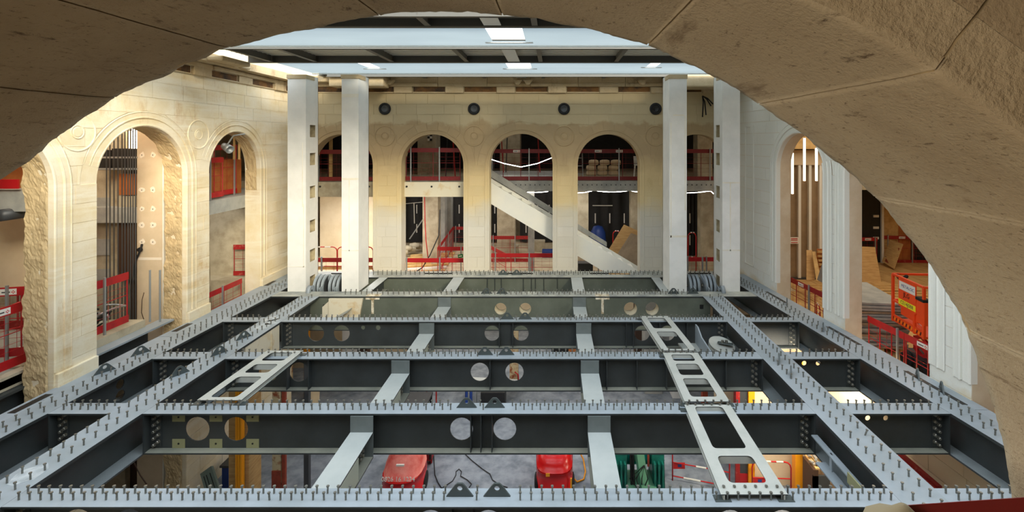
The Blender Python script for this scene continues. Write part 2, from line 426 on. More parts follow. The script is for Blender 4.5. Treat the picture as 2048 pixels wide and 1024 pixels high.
def moulding(wall, fr_, c, r, th0, sgn, prof, mat, zb=.27, other=False):
    """stepped archivolt carried down the jamb; sgn=+1: jamb on the +u side"""
    path = []
    n = 26
    for i in range(n+1):
        t = th0*(1-i/n)
        path.append((c+sgn*0, t))
    m = M(); vs = []; fs = []
    pts = []
    if other:
        pts += [(('J', -1), zb), (('J', -1), SPR)]
    rows = []
    if other: rows.append([(c-sgn*(r+e), zb, w) for e, w in prof])
    for i_, (_, t) in enumerate(path):
        k_ = min(1, .15+i_/5) if th0 > 2 else 1
        rows.append([(c+sgn*(r+e)*cos(t), SPR+(r+e)*sin(t), w*k_ if w > 0 else w) for e, w in prof])
    for z in (2.6, 1.4, zb): rows.append([(c+sgn*(r+e), z, w) for e, w in prof])
    k = len(prof)
    for rw in rows: vs += [fr_.p(*q) for q in rw]
    for i in range(len(rows)-1):
        for j in range(k-1): fs.append((i*k+j, i*k+j+1, (i+1)*k+j+1, (i+1)*k+j))
    m.add(vs, fs); return m.build('archivolt', mat, wall)
def roundel(wall, fr_, u, z, r, mat, w0=.012):
    m = M(); q = Vector(fr_.p(u, z, w0))
    m.lathe(q, fr_.n, [(r-.03, -.03), (r-.03, .004), (r-.02, .014), (r-.004, .014), (r+.006, .0), (r+.006, -.03)], 36)
    m.lathe(q, fr_.n, [(.0, .012), (.085, .012), (.095, .002), (.11, .002), (.12, .012), (.13, .012), (.135, -.03)], 24)
    m.build('roundel', mat, wall, smooth=False)

PROF = [(-.004, -.10), (-.004, .014), (.012, .028), (.03, .03), (.04, .017), (.15, .017), (.155, .006), (.17, .006), (.175, .03), (.195, .034), (.21, .02), (.30, .018), (.305, .027), (.318, .027), (.33, .014)]
PROFB = [(-.004, -.1), (-.004, .02), (.05, .024), (.055, .012), (.12, .014), (.125, .026), (.15, .026), (.155, .012)]

# back wall
wb = backing('wall_back', fb, -9.0, 6.4, -.75, 6.7, [arch_hole(c, r, -.7) for c, r in arch_b], .5, m_stone_back)
blocks(wb, fb, -9.0, 6.4, -.7, ZT, arch_b, m_stone_back, ch=.35, bw=.72, ring=.40, zb=-.7, seed=3)
for px in (770, 948, 1128, 1311): roundel(wb, fb, XW(px, 16.6), 4.63, .35, m_stone_back)
for c, r in arch_b:
    for sg in (1, -1):
        moulding(wb, fb, c, r, pi/2, sg, PROFB, m_stone_back, zb=.1)
# left wall
wl = backing('wall_left', fl, 1.6, 16.6, BZ, 6.5, [arch_hole(arch_l[0][0], arch_l[0][1], -.9)]+[arch_hole(c, r, BZ+.01) for c, r in arch_l[1:]], .46, m_stone_left)
blocks(wl, fl, 3.2, 16.58, BZ, ZT, [(arch_l[0][0], arch_l[0][1], -.9), (arch_l[1][0], arch_l[1][1], BZ), (arch_l[2][0], arch_l[2][1], BZ)], m_stone_left, ch=.36, bw=.80, ring=.34, zb=-.9, seed=5)
for c in (12.25, 9.13): roundel(wl, fl, c, 4.62, .37, m_stone_left)
for c, r in arch_l[:3]: moulding(wl, fl, c, r, radians(165), 1, PROF, m_stone_left)
for (a, b) in ((8.70, 9.52), (11.84, 12.63), (14.83, 16.58), (5.55, 6.38)):      # plinths
    M().box(LEFT_X, LEFT_X+.07, a+.02, b-.02, -.5, .24).build('plinth', m_stone_left, wl, bevel=.012)
# right wall
wr = backing('wall_right', fr, 0, 13.6, BZ, 6.5, [arch_hole(c, r, -.9) for c, r in arch_r], .42, m_stone_reveal)
blocks(wr, fr, 0.02, 13.0, BZ, ZT, arch_r[:3], m_stone_right, ch=.36, bw=.8, ring=.34, zb=-.9, seed=9)
PROFR = [(e, w*1.7 if i > 0 else w) for i, (e, w) in enumerate(PROF)]
for c, r in arch_r[:3]:
    moulding(wr, fr, c, r, radians(165), -1, PROFR, m_stone_right, other=False)
    moulding(wr, fr, c, r, radians(15), 1, PROFR, m_stone_right)
# tall sunk panel border beside the far corner of the right wall
m = M()
for (a, b, c, d) in ((.5, .53, .4, 4.95), (1.02, 1.05, .4, 4.95), (.5, 1.05, .4, .43), (.5, 1.05, 4.92, 4.95)):
    m.add([fr.p(a, c, .03), fr.p(b, c, .03), fr.p(b, d, .03), fr.p(a, d, .03), fr.p(a, c, 0), fr.p(b, c, 0), fr.p(b, d, 0), fr.p(a, d, 0)],
          [(0,1,2,3),(0,4,5,1),(1,5,6,2),(2,6,7,3),(3,7,4,0)])
m.build('panel_border', m_stone_right, wr)

# rough broken reveals of the two nearer left arches
def rough_reveal(c, r, t0, name='rough_reveal', w0=-.09, w1=-.52, sgn=1, zb=BZ, mat=None, amp=.022):
    m = M(); path = []
    z = zb
    while z < SPR: path.append((c+sgn*r, z, -sgn, 0)); z += .045
    n = 52
    for i in range(n+1):
        t = t0*i/n; path.append((c+sgn*r*cos(t), SPR+r*sin(t), -sgn*cos(t), -sin(t)))
    K = 16; vs = []; fs = []
    for i, (u, v, nu, nv) in enumerate(path):
        rag = .05*noise.noise(Vector((v*2.3+u, 3.1, c)))+.03*noise.noise(Vector((v*7, 1, c)))
        for k in range(K+1):
            w = w0+(w1-rag-w0)*k/K
            q = Vector((u*1.0, v, w))
            dsp = amp*(.35+noise.noise(q*5+Vector((c, 0, 0)))*1.1+.6*noise.noise(q*14)+.5*noise.noise(q*30)) * (0 if k in (0,) else 1)+.006
            vs.append(fl.p(u+nu*dsp, v+nv*dsp, w))
    for i in range(len(path)-1):
        for k in range(K): a = i*(K+1)+k; fs.append((a, a+1, a+K+2, a+K+1))
    # ragged back face
    b0 = len(vs)
    for i, (u, v, nu, nv) in enumerate(path): vs.append(fl.p(u-nu*.25, v-nv*.25, w1-.02))
    for i in range(len(path)-1): fs.append((i*(K+1)+K, b0+i, b0+i+1, (i+1)*(K+1)+K))
    m.add(vs, fs); return m.build(name, mat or m_rough, wl, smooth=False)
rough_reveal(10.68, 1.16, 2.6); rough_reveal(7.54, 1.16, 2.6)
# roughened patch in the reveal of the third arch
def patch():
    m = M(); vs = []; fs = []; c, r = arch_l[0]; K = 10
    path = [(c+r, 2.95+.08*i, -1, 0) for i in range(9)]+[(c+r*cos(t*.12), SPR+r*sin(t*.12), -cos(t*.12), -sin(t*.12)) for t in range(1, 14)]
    for i, (u, v, nu, nv) in enumerate(path):
        for k in range(K+1):
            w = -.1-.33*k/K; q = Vector((u, v, w)); e = 0 if i in (0, len(path)-1) else 1
            d = e*.03*(.5+noise.noise(q*9)+.6*noise.noise(q*25))+.004; vs.append(fl.p(u+nu*d, v+nv*d, w))
    for i in range(len(path)-1):
        for k in range(K): a = i*(K+1)+k; fs.append((a, a+1, a+K+2, a+K+1))
    m.add(vs, fs); m.build('roughened_patch', m_rough, wl)
patch()

# cornice: ledges, broken pockets and raw masonry under the roof
def cornice(wall, fr_, u0, u1, mat, seed):
    rr = random.Random(seed)
    m = M()
    def bx(a, b, z0, z1, w0, w1, mm=None, nm='cornice_block', jit=0):
        q = M(); q.add([fr_.p(a, z0, w0), fr_.p(b, z0, w0), fr_.p(b, z0, w1), fr_.p(a, z0, w1), fr_.p(a, z1, w0), fr_.p(b, z1, w0), fr_.p(b, z1, w1), fr_.p(a, z1, w1)],
              [(0,3,2,1),(4,5,6,7),(0,1,5,4),(1,2,6,5),(2,3,7,6),(3,0,4,7)])
        q.build(nm, mm or mat, wall, bevel=.012)
    x = u0
    while x < u1:
        b = min(x+.62, u1); bx(x, b, ZT-.02, ZT+.2+rr.uniform(-.02, .02), 0, .07+rr.uniform(-.02, .03))
        b2 = min(b+1.14, u1)
        if b2 > b+.3:
            bx(b+.01, b2-.01, ZT-.02, ZT+.02, 0, .03+rr.uniform(0, .05)); bx(b+.03, b2-.03, ZT+.02, ZT+.19, 0, .012, m_stain)
        x = b+1.14
    x = u0
    while x < u1:
        L = rr.uniform(.9, 1.7); b = min(x+L, u1)
        bx(x+.004, b-.004, ZT+.2, ZT+.3+rr.uniform(-.012, .02), 0, .10+rr.uniform(-.02, .03)); bx(x+.004, b-.004, ZT+.3, 6.66, 0, .07+rr.uniform(-.03, .03)); x = b
m_stain = plain('ochre_brick_pocket', (120,84,44), .9, c2=(60,46,34), scale=3, bs=.6, bscale=40)
m_cor = stone('raw_masonry', (180,160,124), (196,178,146), (110,84,54), bscale=30, bs=.9)
cornice(wb, fb, -8.98, 6.38, m_cor, 2)
cornice(wl, fl, 3.2, 16.5, m_cor, 4)
cornice(wr, fr, .02, 12.0, m_cor, 6)

# ------------------------------------------------------------ outer rooms
struct('floor', M().box(-15, 19, -3, 26.5, BZ-.3, BZ), m_floor_b)
struct('wall_outer_left', M().box(-15.3, -15, -3, 26.5, BZ, 7.2), m_plaster)
struct('wall_outer_right', M().box(19, 19.3, -3, 26.5, BZ, 7.2), m_plaster)
struct('wall_outer_back', M().box(-15.3, 19.3, 26.5, 26.8, BZ, 7.2), m_conc_warm)
struct('wall_outer_front', M().box(-15.3, 19.3, -3.3, -3, BZ, 8.5), m_plaster)
def slab(name, x0, x1, y0, y1, zt, th, mat): return struct(name, M().box(x0, x1, y0, y1, zt-th, zt), mat)
slab('floor_back_room', -15, 19, 17.1, 26.5, FLZ, .3, m_floor_r)
slab('floor_right_room', 7.9, 19, -.6, 17.1, FLZ, .3, m_timber)
M_ = M(); M_.add([(6.95, 16.6, FLZ-.01), (7.95, 16.6, FLZ-.01), (7.95, 2.5, FLZ-.01), (8.3, 2.5, FLZ-.01), (6.95, 16.6, FLZ-.3), (8.3, 2.5, FLZ-.3)], [(0, 3, 2, 1)])
struct('floor_right_edge', M_, m_floor_r)
slab('floor_left_far_room', -15, -9.46, 11.9, 17.1, FLZ, .3, m_floor_r)
slab('floor_left_room', -15, -9.62, -.6, 11.3, .25, .14, m_concrete)
slab('ceiling_left_room', -15.3, -9.0, -3, 26.6, 7.0, .3, m_plaster)
slab('ceiling_back_room', -9.0, 19.3, 16.6, 26.6, 7.0, .3, m_plaster)
slab('ceiling_right_room', 7.2, 19.3, -3, 16.6, 7.0, .3, m_plaster)
# upper slab of the back room
slab('floor_back_upper', -15, 19, 18.6, 26.5, 3.0, .42, m_conc_warm)
slab('floor_back_upper_left', -15, -2.62, 17.5, 18.6, 3.0, .42, m_conc_warm)
struct('beam_back_upper_edge', M().box(-2.6, 8.2, 18.3, 18.6, 2.56, 2.95), m_concrete)
m = M(); x = -2.5
while x < 8: m.cyl((x, 18.3, 2.8), (x, 18.27, 2.8), .024, 6); x += .18
o = m.build('bolt_head', m_darkmetal, bpy.data.objects['beam_back_upper_edge'], kind='stuff')
for i, (a, b) in enumerate(((-8.4, -6.2), (-5.38, -3.02))):
    w = struct('beam_back_arch_lintel', M().box(a, b, 16.95, 17.5, 2.5, 3.02), m_creamfire if i else m_conc_warm)
    for t in (.1, .47, .88): M().cyl((a+(b-a)*t, 16.95, 2.86), (a+(b-a)*t, 16.93, 2.86), .035, 8).build('dark_socket', m_socket, w)
# roofs: closed strips with joists, film skylights between them
def strip(name, y0, y1, x0=-8.35, x1=9.0, zt=6.78, first=False):
    t = M().box(x0, x1, y0, y1, zt, zt+.06); o = struct(name, t, m_roofdeck)
    m = M(); y = y0+.1
    while y < y1-.05: m.box(x0, x1, y, y+.035, zt-.012, zt); y += .2
    m.build('deck_rib', m_roofdeck, o, kind='stuff')
    return o
def ibeam_x(name, x0, x1, y, zb, zt, fw, mat, parent):
    m = M(); m.box(x0, x1, y-fw/2, y+fw/2, zb, zb+.02); m.box(x0, x1, y-fw/2, y+fw/2, zt-.02, zt); m.box(x0, x1, y-.01, y+.01, zb, zt)
    return m.build(name, mat, parent)
JX = [-7.66, -6.46, -4.38, -2.35, -.35, 1.7, 3.75, 5.8]
c1 = strip('ceiling_strip_1', 11.2, 13.2)
c2 = strip('ceiling_strip_2', 8.3, 9.1)
c3 = strip('ceiling_strip_3', 15.75, 17.2, x0=-7.7)
for c, ya, yb in ((c1, 11.26, 13.12), (c2, 8.3, 9.05), (c3, 15.8, 16.55)):
    for x in JX:
        m = M(); m.box(x-.055, x+.055, ya, yb, 6.6, 6.615); m.box(x-.006, x+.006, ya, yb, 6.615, 6.78); m.build('joist', m_roofsteel, c)
for c, ya, yb in ((c1, 11.22, 13.16), (c2, 8.32, 9.08)):
    for y in (ya, yb):
        ibeam_x('edge_beam', -8.3, 9, y, 6.58, 6.8, .1, m_roofsteel, c)
    M().box(-8.3, 9, yb-.02, yb, 6.6, 6.78).build('edge_plate', m_darkmetal, c)
ibeam_x('edge_beam', -7.4, 9, 15.8, 6.55, 6.75, .1, m_roofsteel, c3)
for px, c, ya, yb in ((1020, c1, 11.3, 13.1), (1043, c3, 15.85, 16.5), (985, c2, 8.4, 9.0)): 
    x = XW(px, ya+.6); M().box(x-.16, x+.16, ya, yb, 6.60, 6.615).build('cover_strip', m_galvroof, c)
def film_panel(name, y0, y1, x0, x1, holes, first):
    m = M(); m.ext([(x0, y0), (x1, y0), (x1, y1), (x0, y1)], [[(a, y0+.02), (b, y0+.02), (b, c), (a, c)] for a, b, c in holes], lambda u, v, w: (u, v, w), 6.62, 6.625)
    o = struct(name, m, m_film)
    for a, b, c in holes:
        M().box(a-.16, b+.16, c-.01, c+.07, 6.585, 6.60).build('hatch_sill', m_galvroof, o)
    M().box(x0, x1, y1-.02, y1+.01, 6.58, 6.61).build('white_trim', m_galvroof, o)
film_panel('window_skylight_1', 9.12, 10.98, -8.3, 9.0, [(XW(978, 9.9), XW(1048, 9.9), 10.5)], 1)
film_panel('window_skylight_2', 13.2, 15.42, XW(590, 14.4), 9.0, [(XW(727, 13.9), XW(751, 13.9), 14.3), (XW(1014, 13.9), XW(1062, 13.9), 14.3), (XW(1298, 13.7), XW(1318, 13.7), 14.05)], 1)
# masonry edge beams carrying the roof along the left and right walls
struct('beam_roof_left', M().box(-9.0, -8.62, 8.6, 16.6, 6.45, 6.66), m_cor)
struct('beam_roof_left_near', M().box(-9.0, -8.9, 1.4, 8.6, 6.4, 6.5), m_cor)
struct('beam_roof_right', M().box(6.5, 9.0, 7.5, 17, 6.63, 6.66), m_roofdeck)
# broken masonry lumps at the left end
for i, (x0, x1, y0, y1, z0, z1) in enumerate(((-8.62, -8.2, 12.0, 13.1, 6.45, 6.58), (-8.62, -8.5, 13.2, 13.6, 6.45, 6.6), (-8.62, -7.4, 16.2, 16.5, 6.44, 6.66), (-7.4, -5.6, 15.9, 16.5, 6.25, 6.6), (3.7, 6.2, 15.6, 16.5, 6.2, 6.6))):
    M().box(x0, x1, y0, y1, z0, z1).build('cornice_lump', m_cor, wb if i > 1 else wl, bevel=.04)
# small tapered corbels
for px in (778, 1035, 1056, 1286):
    x = XW(px, 16.3); m = M()
    m.add([(x-.16, 16.3, 6.52), (x+.16, 16.3, 6.52), (x+.05, 16.3, 6.36), (x-.05, 16.3, 6.36), (x-.16, 16.5, 6.52), (x+.16, 16.5, 6.52), (x+.05, 16.5, 6.36), (x-.05, 16.5, 6.36)],
          [(0,3,2,1),(4,5,6,7),(0,1,5,4),(1,2,6,5),(2,3,7,6),(3,0,4,7)]); m.build('corbel', m_cor, wb)
# round black vents
for i, px in enumerate((770, 948, 1128, 1311)):
    t = thing('round_vent', ['round black vent right of the plain left white column', 'round black vent with bluish glassy centre, above the second full arch from the left', 'round black vent above the third roundel from the white columns', 'round black vent beside the plain right white column'][i], 'vent', (XW(px, 16.6), 16.58, 5.56), 'round vents in the back wall')
    q = Vector(fb.p(XW(px, 16.6), 5.56, .012))
    M().lathe(q, (0, -1, 0), [(.205, -.02), (.205, .03), (.18, .05), (.145, .05), (.13, .02), (.13, -.02)], 28).build('outer_ring', m_rubber, t, True)
    M().lathe(q, (0, -1, 0), [(.13, .012), (.10, .03), (.09, .016), (0, .016)], 24).build('inner_disc', m_darkmetal if i < 3 else m_black, t, True)
t = thing('round_vent', 'half hidden black vent on the right wall under the big arch', 'vent', fr.p(ru(14.2), 5.56, .01), 'round vents in the back wall')
M().lathe(fr.p(ru(14.2), 5.56, .012), fr.n, [(.205, -.02), (.205, .03), (.18, .05), (.13, .05), (.12, .0), (0, 0)], 28).build('outer_ring', m_rubber, t, True)

# ------------------------------------------------------------ foreground arch
D0, D1 = .525, .98
SIL = [(-310,1500),(-308,1100),(-300,900),(-262,720),(-200,590),(-100,456),(0,361),(20.5,348.6),(68,316),(102.5,288.8),(157,246),(201.6,218.7),(232,196.5),(283.7,174),(335,152),(382.8,130),(441,104),(482,91.6),(517.7,84),(582,69),(655.4,52.7),(700,43),(743,35),(758,30),(800,27.5),(849,26),(936.7,26.4),(970,29),(1040.6,34.6),(1105,47),(1158,55.7),(1225,72.7),(1295.5,91),(1339.5,114),(1398,140),(1442,162.6),(1497.7,195),(1534,222.6),(1604.7,273.4),(1690.6,340),(1733.6,381),(1786,438),(1825,489),(1864,540),(1895,594.5),(1926,657),(1957,732),(1987,823),(2005,891),(2016,954),(2023,999),(2028,1080),(2030,1500)]
prof = [Vector((XW(x, D1), ZW(y, D1))) for x, y in SIL]
def resample(P, step):
    out = [P[0]]; acc = 0
    for a, b in zip(P[:-1], P[1:]):
        L = (b-a).length; n = max(1, int(L/step+.5))
        for i in range(1, n+1): out.append(a.lerp(b, i/n))
    return out
prof = resample(prof, .02)
for _ in range(2): prof = [prof[0]]+[(prof[i-1]+prof[i]*2+prof[i+1])/4 for i in range(1, len(prof)-1)]+[prof[-1]]
def near_idx(px, py):
    q = Vector((XW(px, D1), ZW(py, D1))); return min(range(len(prof)), key=lambda i: (prof[i]-q).length)
cuts = [0]+[near_idx(*p) for p in ((-262, 720), (232, 196.5), (455, 98), (752, 31), (1010, 31), (1295.5, 91), (1512, 203), (1742, 388), (1931, 660))]+[len(prof)-1]
def nrm(i):
    a = prof[max(i-1, 0)]; b = prof[min(i+1, len(prof)-1)]; d = (b-a).normalized(); return Vector((-d.y, d.x))
m = M()   # mortar core just behind the voussoir faces
vs = []; fs = []
for i in range(len(prof)):
    n = nrm(i); p = prof[i]+n*.0035; q = prof[i]+n*.75
    vs += [(p.x, D0+.0058, p.y), (p.x, D1-.009, p.y), (q.x, D0+.0058, q.y), (q.x, D1-.009, q.y)]
for i in range(len(prof)-1):
    a = 4*i; b = a+4; fs += [(a, a+1, b+1, b), (a, b, b+2, a+2), (a+1, a+3, b+3, b+1)]
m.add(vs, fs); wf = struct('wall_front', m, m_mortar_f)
for ci in range(len(cuts)-1):
    i0, i1 = cuts[ci], cuts[ci+1]; rows = []
    n = max(2, (i1-i0)*2); g = .0017
    segs = []
    for k in range(n+1):
        f = i0+(i1-i0)*k/n; ia = min(int(f), len(prof)-2); p = prof[ia].lerp(prof[ia+1], f-ia)
        d = (prof[ia+1]-prof[ia]).normalized(); nn = nrm(ia).lerp(nrm(min(ia+1, len(prof)-1)), f-ia).normalized()
        if k == 0: p = p+d*g
        if k == n: p = p-d*g
        segs.append((p, nn))
    K = 22; vs = []; fs = []
    # profile across the depth: face band edge -> arris -> soffit -> far arris
    ring = [('f', .075)]+[('f', .075*(1-j/5)) for j in range(1, 5)]+[('s', j/K) for j in range(K+1)]+[('b', .05), ('b', .3), ('b', .7)]
    for k, (p, nn) in enumerate(segs):
        edge = 1 if 0 < k < n else 0
        for (kind, t) in ring:
            if kind == 'f':
                q3 = Vector((p.x+nn.x*t, D0, p.y+nn.y*t)); h = (.0012*noise.noise(q3*90)+.0008*noise.noise(q3*210)) if t > 0 and t < .07 else 0
                off = nn*t; y = D0+h+(.0025 if 0 < t < .074 else 0)
            elif kind == 's':
                y = D0+(D1-D0)*t; q3 = Vector((p.x, y, p.y)); h = .0011*noise.noise(q3*14)+.0007*noise.noise(q3*60)
                if t > .93: h += (t-.93)/.07*(.005*max(0, noise.noise(q3*22)+.25)+.004*abs(noise.noise(q3*70)))
                if t < .05: h += .0018
                off = nn*(h+.0004)
            else:
                y = D1-.0005; off = nn*t
            vs.append((p.x+off.x, y, p.y+off.y))
    L = len(ring)
    for k in range(n):
        for j in range(L-1): a = k*L+j; fs.append((a, a+1, a+L+1, a+L))
    # joint faces
    for k in (0, n):
        b0 = len(vs); p, nn = segs[k]
        for t in range(K+1): vs.append((p.x+nn.x*.02, D0+(D1-D0)*t/K, p.y+nn.y*.02))
        for t in range(K): a = k*L+5+t; fs.append((a, b0+t, b0+t+1, a+1))
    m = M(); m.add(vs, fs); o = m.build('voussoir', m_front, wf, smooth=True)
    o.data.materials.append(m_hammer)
    for f in o.data.polygons:
        if all(0 <= (v % L) <= 5 for v in f.vertices) and max(f.vertices) < (n+1)*L: f.material_index = 1
    # smooth face beyond the hammered margin
    vs = []; fs = []
    for k, (p, nn) in enumerate(segs):
        for t, y in ((.0755, D0+.002), (.0755, D0-.0005), (.12, D0-.001), (.40, D0-.001), (.75, D0-.001)): vs.append((p.x+nn.x*t, y, p.y+nn.y*t))
    for k in range(n):
        for j in range(4): a = k*5+j; fs.append((a, a+1, a+6, a+5))
    M().add(vs, fs).build('face_stone', m_front, wf, smooth=False)
# masonry above and beside, closing the gallery
m = M()
m.box(-9.1, -2.0, .53, .97, BZ, 7.1); m.box(1.6, 8.3, .53, .97, BZ, 7.1); m.box(-2.0, 1.6, .53, .97, 5.35, 7.1); m.box(-2.0, 1.6, .53, .97, BZ, 3.0)
struct('wall_front_body', m, m_front)
struct('floor_gallery', M().box(-15, 19, -3, .53, 2.6, 2.8), m_floor_r)
struct('ceiling_gallery', M().box(-15.3, 19.3, -3.3, .6, 6.9, 7.1), m_plaster)
# guard board along the gallery edge, low corner of the view
m_panelb = plain('old_strap', (128,114,84), .8)
t = thing('guard_board', 'dark red guard board across the bottom corner beside the stone jamb', 'guard rail', (0.9, .8, 3.7))
M().add([W(1780, 1013, .82), W(2200, 985, .82), (XW(2200, .82), .82, 3.6), (XW(1780, .82), .82, 3.6), W(1780, 1012, .84), W(2200, 984, .84), (XW(2200, .84), .84, 3.6), (XW(1780, .84), .84, 3.6)],
        [(0,3,2,1),(4,5,6,7),(0,1,5,4),(1,2,6,5),(2,3,7,6),(3,0,4,7)]).build('board', m_red_dark, t)
m = M(); m.lathe(Vector(W(1808, 1024, .8)), (0, 0, 1), [(0, .012), (.008, .010), (.016, .002), (.03, -.012), (.06, -.03)], 12); m.build('beige_strap_knot', m_panelb, t, True)
m_weld2 = plain('scuffed_paint', (186,194,198), .5, c2=(158,168,174), scale=9)
m_botf2 = plain('lower_flange_steel_blue', (134,142,144), .5, c2=(116,123,124), scale=1.5)
m_cover = plain('cover_plate_steel', (112,120,120), .45, c2=(100,108,108), scale=2)
# ------------------------------------------------------------ steel deck
ST = {}
def stud_mesh():
    m = M(); m.cyl((0, 0, 0), (0, 0, .088), .0115, 6, caps=False); m.cyl((0, 0, .086), (0, 0, .1), .019, 6)
    o = m.build('shear_stud', m_stud); me = o.data; bpy.data.objects.remove(o); return me
STUD = stud_mesh()
def studs(parent, pts, stuff=False):
    if stuff:
        m = M()
        for (x, y) in pts: m.cyl((x, y, 0), (x, y, .088), .0115, 4, caps=False); m.cyl((x, y, .086), (x, y, .1), .019, 5)
        m.build('shear_stud', m_stud, parent, kind='stuff'); return
    for (x, y) in pts:
        j = R.random()
        inst(STUD, 'shear_stud', parent, (x, y, 0), (R.gauss(0, .02), R.gauss(0, .02), 0) if j > .03 else (R.gauss(0, .2), R.gauss(0, .2), 0))
def bolts_x(parent, x, y, z0, z1, sgn):
    """zigzag bolt heads on a web face (facing the camera) at x"""
    m = M(); n = 5
    for i in range(n):
        for k, dx in ((0, .07), (1, .14)):
            z = z0+(z1-z0)*(i+.5*k)/(n-.5); q = Vector((x+sgn*dx, y, z))
            m.lathe(q, (0, -1, 0), [(.0, .045), (.019, .045), (.025, .036), (.025, .016), (.03, .014), (.03, 0)], 8)
    m.build('bolt', m_bolt, parent, kind='stuff')
def lug_mesh():
    m = M(); m.ext([(-.17, 0), (.17, 0), (.06, .14), (.03, .165), (-.03, .165), (-.06, .14)][::1], [circ(0, .1, .035, 12)], lambda u, v, w: (u, w, v), -.012, .012)
    o = m.build('lifting_lug', m_lug); me = o.data; bpy.data.objects.remove(o); return me
LUG = lug_mesh()
BEAMH = .68
CH = [(-5.92, .20), (-5.28, .20), (-1.53, .19), (-.81, .19)]
# rows: name, front, back, web offset
def cross(name, label, x0, x1, yf, yb, holes=(), stiff=(), stud_dx=.135, stuff=False, lugs=(), hi=True, soff=.5, group=None, pads=(), small=(), bolts=(1, 1), mat=None):
    t = thing(name, label, 'beam', ((x0+x1)/2, (yf+yb)/2, -.34), group); mat = mat or m_steel; yc = (yf+yb)/2
    M().box(x0, x1, yf, yb, -.026, 0).build('top_flange', mat, t)
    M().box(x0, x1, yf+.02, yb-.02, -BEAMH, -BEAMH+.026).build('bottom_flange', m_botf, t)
    hs = [circ(hx, -.34, r, 24) for hx, r in holes if x0 < hx < x1]+[circ(hx, hz, r, 12) for hx, hz, r in small if x0 < hx < x1]
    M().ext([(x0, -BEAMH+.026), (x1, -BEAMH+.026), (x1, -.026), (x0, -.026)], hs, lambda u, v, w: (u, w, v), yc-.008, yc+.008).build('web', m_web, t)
    for sx in stiff: M().box(sx-.008, sx+.008, yf+.03, yc-.008, -BEAMH+.026, -.026).build('stiffener', m_web, t)
    for s, e in ((1, x0), (-1, x1)):
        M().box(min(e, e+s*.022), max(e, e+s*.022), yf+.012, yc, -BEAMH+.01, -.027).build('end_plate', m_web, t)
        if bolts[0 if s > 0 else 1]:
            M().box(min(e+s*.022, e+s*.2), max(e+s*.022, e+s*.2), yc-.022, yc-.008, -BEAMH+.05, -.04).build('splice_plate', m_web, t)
            bolts_x(t, e+s*.02, yc-.022, -BEAMH+.09, -.09, s)
    for px_, pz_ in pads:
        M().box(px_-.105, px_+.105, yc-.014, yc-.008, pz_-.075, pz_+.075).build('pale_pad', m_pad, t)
        M().cyl((px_, yc-.014, pz_), (px_, yc-.018, pz_), .016, 8).build('pad_hole', m_black, bpy.data.objects[-1] if False else [c for c in t.children if c.name.startswith('pale_pad')][-1])
    n = int((x1-x0-.12)/stud_dx); p = []
    for i in range(n+1):
        x = x0+.08+i*stud_dx
        if any(abs(x-l) < .19 for l in lugs): 
            continue
        if x < x1-.05: p.append((x, yb-.09))
        if x+stud_dx*soff < x1-.05: p.append((x+stud_dx*soff, yf+(yb-yf)*.36))
    studs(t, p, stuff)
    for lx in lugs: inst(LUG, 'lifting_lug', t, (lx, yc+.02, 0))
    return t
IL0, IL1, IR0, IR1 = -7.25, -6.71, 4.28, 4.87
OL0, OL1 = -8.75, -8.2
def olr(d): return -8.10-(13.8-d)*.026          # inner edge of the left edge beam
def orl(d): return 5.86+(13.8-d)*.105           # inner edge of the right edge beam
P3 = [XW(x, 9.98) for x in (577, 620, 981, 1213, 1273, 1332, 1450)]
rows = [
 ('front', 5.873, 6.19, CH+[(2.2, .19), (2.85, .19)], [-1.25, -1.0], (XW(918, 6.0), XW(993, 6.0)), 'nearest the camera, along the bottom edge of the view', False),
 ('second', 7.884, 8.21, CH, [XW(943, 8), XW(963, 8), XW(985, 8)], (XW(933, 8.05), XW(989, 8.05)), 'second from the camera', False),
 ('third', 9.875, 10.2, CH, P3, (XW(969, 10), XW(1012, 10)), 'third from the camera', False),
 ('fourth', 11.91, 12.21, CH+[(2.21, .19), (2.84, .19)], [XW(x, 12) for x in (999, 1026, 1252, 1266, 1319, 1373)], (XW(1014, 12.05), XW(1050, 12.05)), 'fourth from the camera', False),
]
for k, (nm, yf, yb, hl, stf, lugs, where, stf2) in enumerate(rows):
    pads = []
    sm = []
    if k == 1: pads = [(x, z) for x in (-6.23, -5.61, -5.0) for z in (-.58, -.14)]
    if k == 3: sm = [(XW(756, 12.05), -.2, .06), (XW(726, 12.05), -.2, .05)]
    lab = {0: 'grey steel cross beam closest to the camera, its studs along the bottom of the photo',
           1: 'grey cross beam, middle span, with yellowish pads around two round holes',
           2: 'grey cross beam, middle span of the third row, one round hole looking black',
           3: 'grey cross beam, middle span of the fourth row, just before the pale box girder'}[k]
    cross('cross_beam', lab, IL1, IR0, yf, yb, hl, stf, lugs=lugs, pads=pads, small=sm, soff=(.06, .5, .5, .3)[k], group='steel cross beams of the deck')
    if k: cross('cross_beam', ['', 'short beam stub between the two left longitudinal beams in the second row', 'short beam stub of the third row at the left edge, with two studs rows', 'small beam stub of the fourth row beside the left stone arch'][k], olr(yf), IL0, yf, yb, group='short beams beside the left wall', bolts=(1, 0))
    sm = [(XW(x, 10), -.16, .05) for x in (1610, 1638)] if k == 2 else ([(XW(1735, 8.05), -.16, .045), (XW(1771, 8.05), -.16, .045)] if k == 1 else [])
    if k: cross('cross_beam', ['', 'short beam stub of the second row at the right with a brass-lit hole in its web', 'short beam stub of the third row at the right with two small bright web holes', 'short beam stub of the fourth row under the right wall'][k], IR1, orl(yf), yf, yb, group='short beams beside the right wall', bolts=(0, 1), small=sm)
